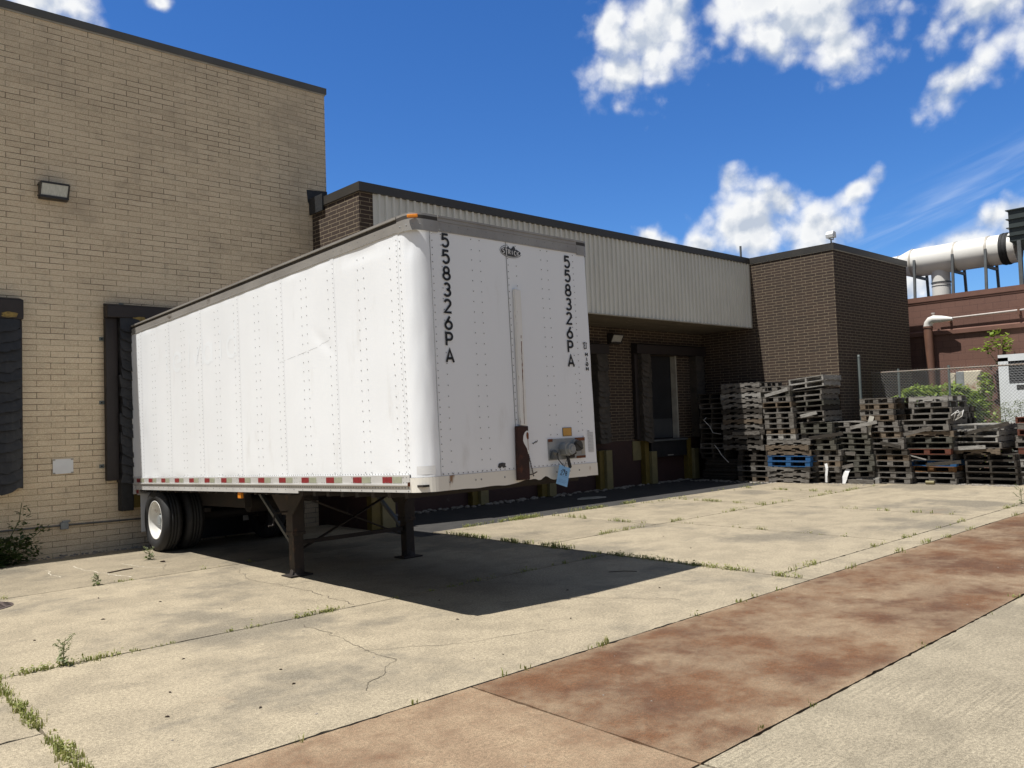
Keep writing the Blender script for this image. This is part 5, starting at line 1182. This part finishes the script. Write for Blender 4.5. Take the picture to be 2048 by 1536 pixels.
def stalk_weed(name, label, loc, h, seed, nbr):
    rr = random.Random(seed); t = thing(name, label, 'weed', loc); b = MB(); lf = MB()
    b.tube([(0, 0, -.02), (.005, 0, h * .5), (.02, .01, h * .8)], [.005, .004, .002], 5)
    for k in range(nbr):
        z = h * (.25 + .5 * k / nbr); a_ = rr.uniform(0, 2 * PI); l = h * rr.uniform(.3, .5)
        e = (math.cos(a_) * l * .8, math.sin(a_) * l * .8, z + l * .65); b.tube([(.003, 0, z), (e[0] * .5, e[1] * .5, z + l * .25), e], [.003, .0025, .0015], 4)
        for q in range(8): leaf_cloud(lf, (e[0] * (.4 + .6 * q / 8), e[1] * (.4 + .6 * q / 8), z + l * (.2 + .45 * q / 8)), (.012, .012, .012), 4, .02, rr, 1, 0)
    leaf_cloud(lf, (0, 0, .04), (.06, .06, .045), 60, .05, rr, 1, 0)
    b.build('stem', M['stem'], t); lf.build('foliage', M['leaf_pale'], t, fix=False)
stalk_weed('branching_weed', 'tall branching weed sprouting from the joint at lower left', (1.86, 7.49, 0), .27, 3, 8)
stalk_weed('tyre_weed', 'small green weed growing on the slab beside the trailer tyre', (4.30, 12.65, 0), .22, 6, 6)
stalk_weed('joint_weed', 'small weed on the slab joint left of the trailer wheel', (3.15, 11.1, 0), .16, 9, 6)
stalk_weed('pavement_weed', 'lone weed standing where the pavement meets the right pallets', (17.3, 5.02, 0), .38, 13, 7)
# ------------------------------------------------------------------ litter
def dead_leaf(x, y, s_, k):
    b = MB(); a_ = k * 1.7; d = Vector((math.cos(a_), math.sin(a_), 0)); sd = Vector((-d.y, d.x, 0)); c_ = Vector((x, y, .004))
    b.add([c_ - d * s_, c_ + sd * s_ * .4 + Vector((0, 0, s_ * .35)), c_ + d * s_ + Vector((0, 0, s_ * .15)), c_ - sd * s_ * .4 + Vector((0, 0, s_ * .3)), c_ - d * s_ + Vector((0, 0, -.003)), c_ + d * s_ + Vector((0, 0, -.003))], [(0, 1, 2), (0, 2, 3), (4, 5, 1), (4, 3, 5)])
    tag(b.build('dead_leaf', M['dead'], fix=False), 'small dark dead leaf lying on the sunlit concrete slabs', 'leaf', 'dead leaves scattered on the slabs')
for k, (x, y) in enumerate(((2.6, 6.9), (2.2, 6.1), (2.9, 5.6), (3.0, 6.0), (2.5, 5.3), (4.9, 6.2), (5.6, 5.4), (3.3, 9.4), (2.9, 10.2), (2.6, 9.0), (3.6, 8.5), (6.5, 6.3), (7.2, 5.6), (9.6, 6.9), (10.3, 7.9), (5.3, 7.0), (1.9, 8.6), (4.4, 5.0), (2.0, 5.6), (12.9, 7.2))): dead_leaf(x, y, R.uniform(.013, .024), k)
dead_leaf(4.34, 12.24, .06, 3)
prop('twig', 'thin twig lying on the sunlit slab in front of the trailer shadow', 'twig', lambda b: b.tube([(7.55, 6.62, .008), (7.7, 6.52, .008), (7.78, 6.38, .008)], .004, 5), M['dead'])
prop('stick', 'thin dark stick lying on the slab near the tan wall', 'stick', lambda b: b.tube([(3.5, 11.9, .008), (3.72, 11.98, .01), (3.85, 12.0, .008)], .009, 5), M['dead'])
def stones(b, pts, r, s0, s1):
    for x, y, z in pts:
        s_ = r.uniform(s0, s1); vs = []; n = 6
        for zz, k in ((-.3, .8), (.25, 1), (.65, .55)):
            for i in range(n): a_ = 2 * PI * i / n + zz; q = s_ * k * r.uniform(.7, 1.2); vs.append((x + q * math.cos(a_), y + q * math.sin(a_), z + zz * s_ * .8))
        b.add(vs, [(j * n + i, j * n + (i + 1) % n, (j + 1) * n + (i + 1) % n, (j + 1) * n + i) for j in range(2) for i in range(n)] + [tuple(range(2 * n, 3 * n))])
b = MB(); r = random.Random(2)
stones(b, [(r.uniform(8.6, 20), 14.36 - abs(r.gauss(0, .16)), -.005) for _ in range(260)], r, .015, .07)
stones(b, [(r.uniform(19.4, 20.2), r.uniform(11.4, 13.9), -.005) for _ in range(260)], r, .012, .04)
stones(b, [(20.9 + r.gauss(0, .12), r.uniform(6.1, 7.5), .0) for _ in range(160)], r, .012, .035)
stones(b, [(r.uniform(19.7, 20.6), r.uniform(9.0, 11.4), .0) for _ in range(160)], r, .01, .025)
stones(b, [(r.uniform(1.5, 5.2), 14.15 + r.gauss(0, .08), .0) for _ in range(240)], r, .008, .028)
stones(b, [(r.uniform(1.6, 21), r.uniform(2.7, 11), .0) for _ in range(90)], r, .004, .010)
tag(b.build('rubble', M['stone']), 'loose grey rubble and gravel along the walls and pallets', 'rubble', kind='stuff')
mh = thing('manhole_cover', 'round rusty brown manhole cover set in the slab at the left edge', 'manhole cover', (1.86, 10.72, 0))
b = MB(); b.cyl((0, 0, -.03), (0, 0, .006), .30, n=36); b.build('lid', M['iron'], mh)
b = MB()
for k in range(7):
    for j in range(7):
        x, y = -.24 + k * .08, -.24 + j * .08
        if math.hypot(x, y) < .26: b.box(x - .025, x + .025, y - .012, y + .012, .0062, .013)
b.build('tread_pattern', M['iron'], mh)
db = MB()
db.prism([(13.85, 13.0), (14.15, 12.8), (14.55, 12.75), (14.5, 12.95), (14.1, 13.1)], .0, .03, lambda x, y, z: (x, y, z)); tag(db.build('cardboard_scrap', M['trim']), 'flattened cardboard scrap lying in the shade below the trailer nose', 'cardboard')
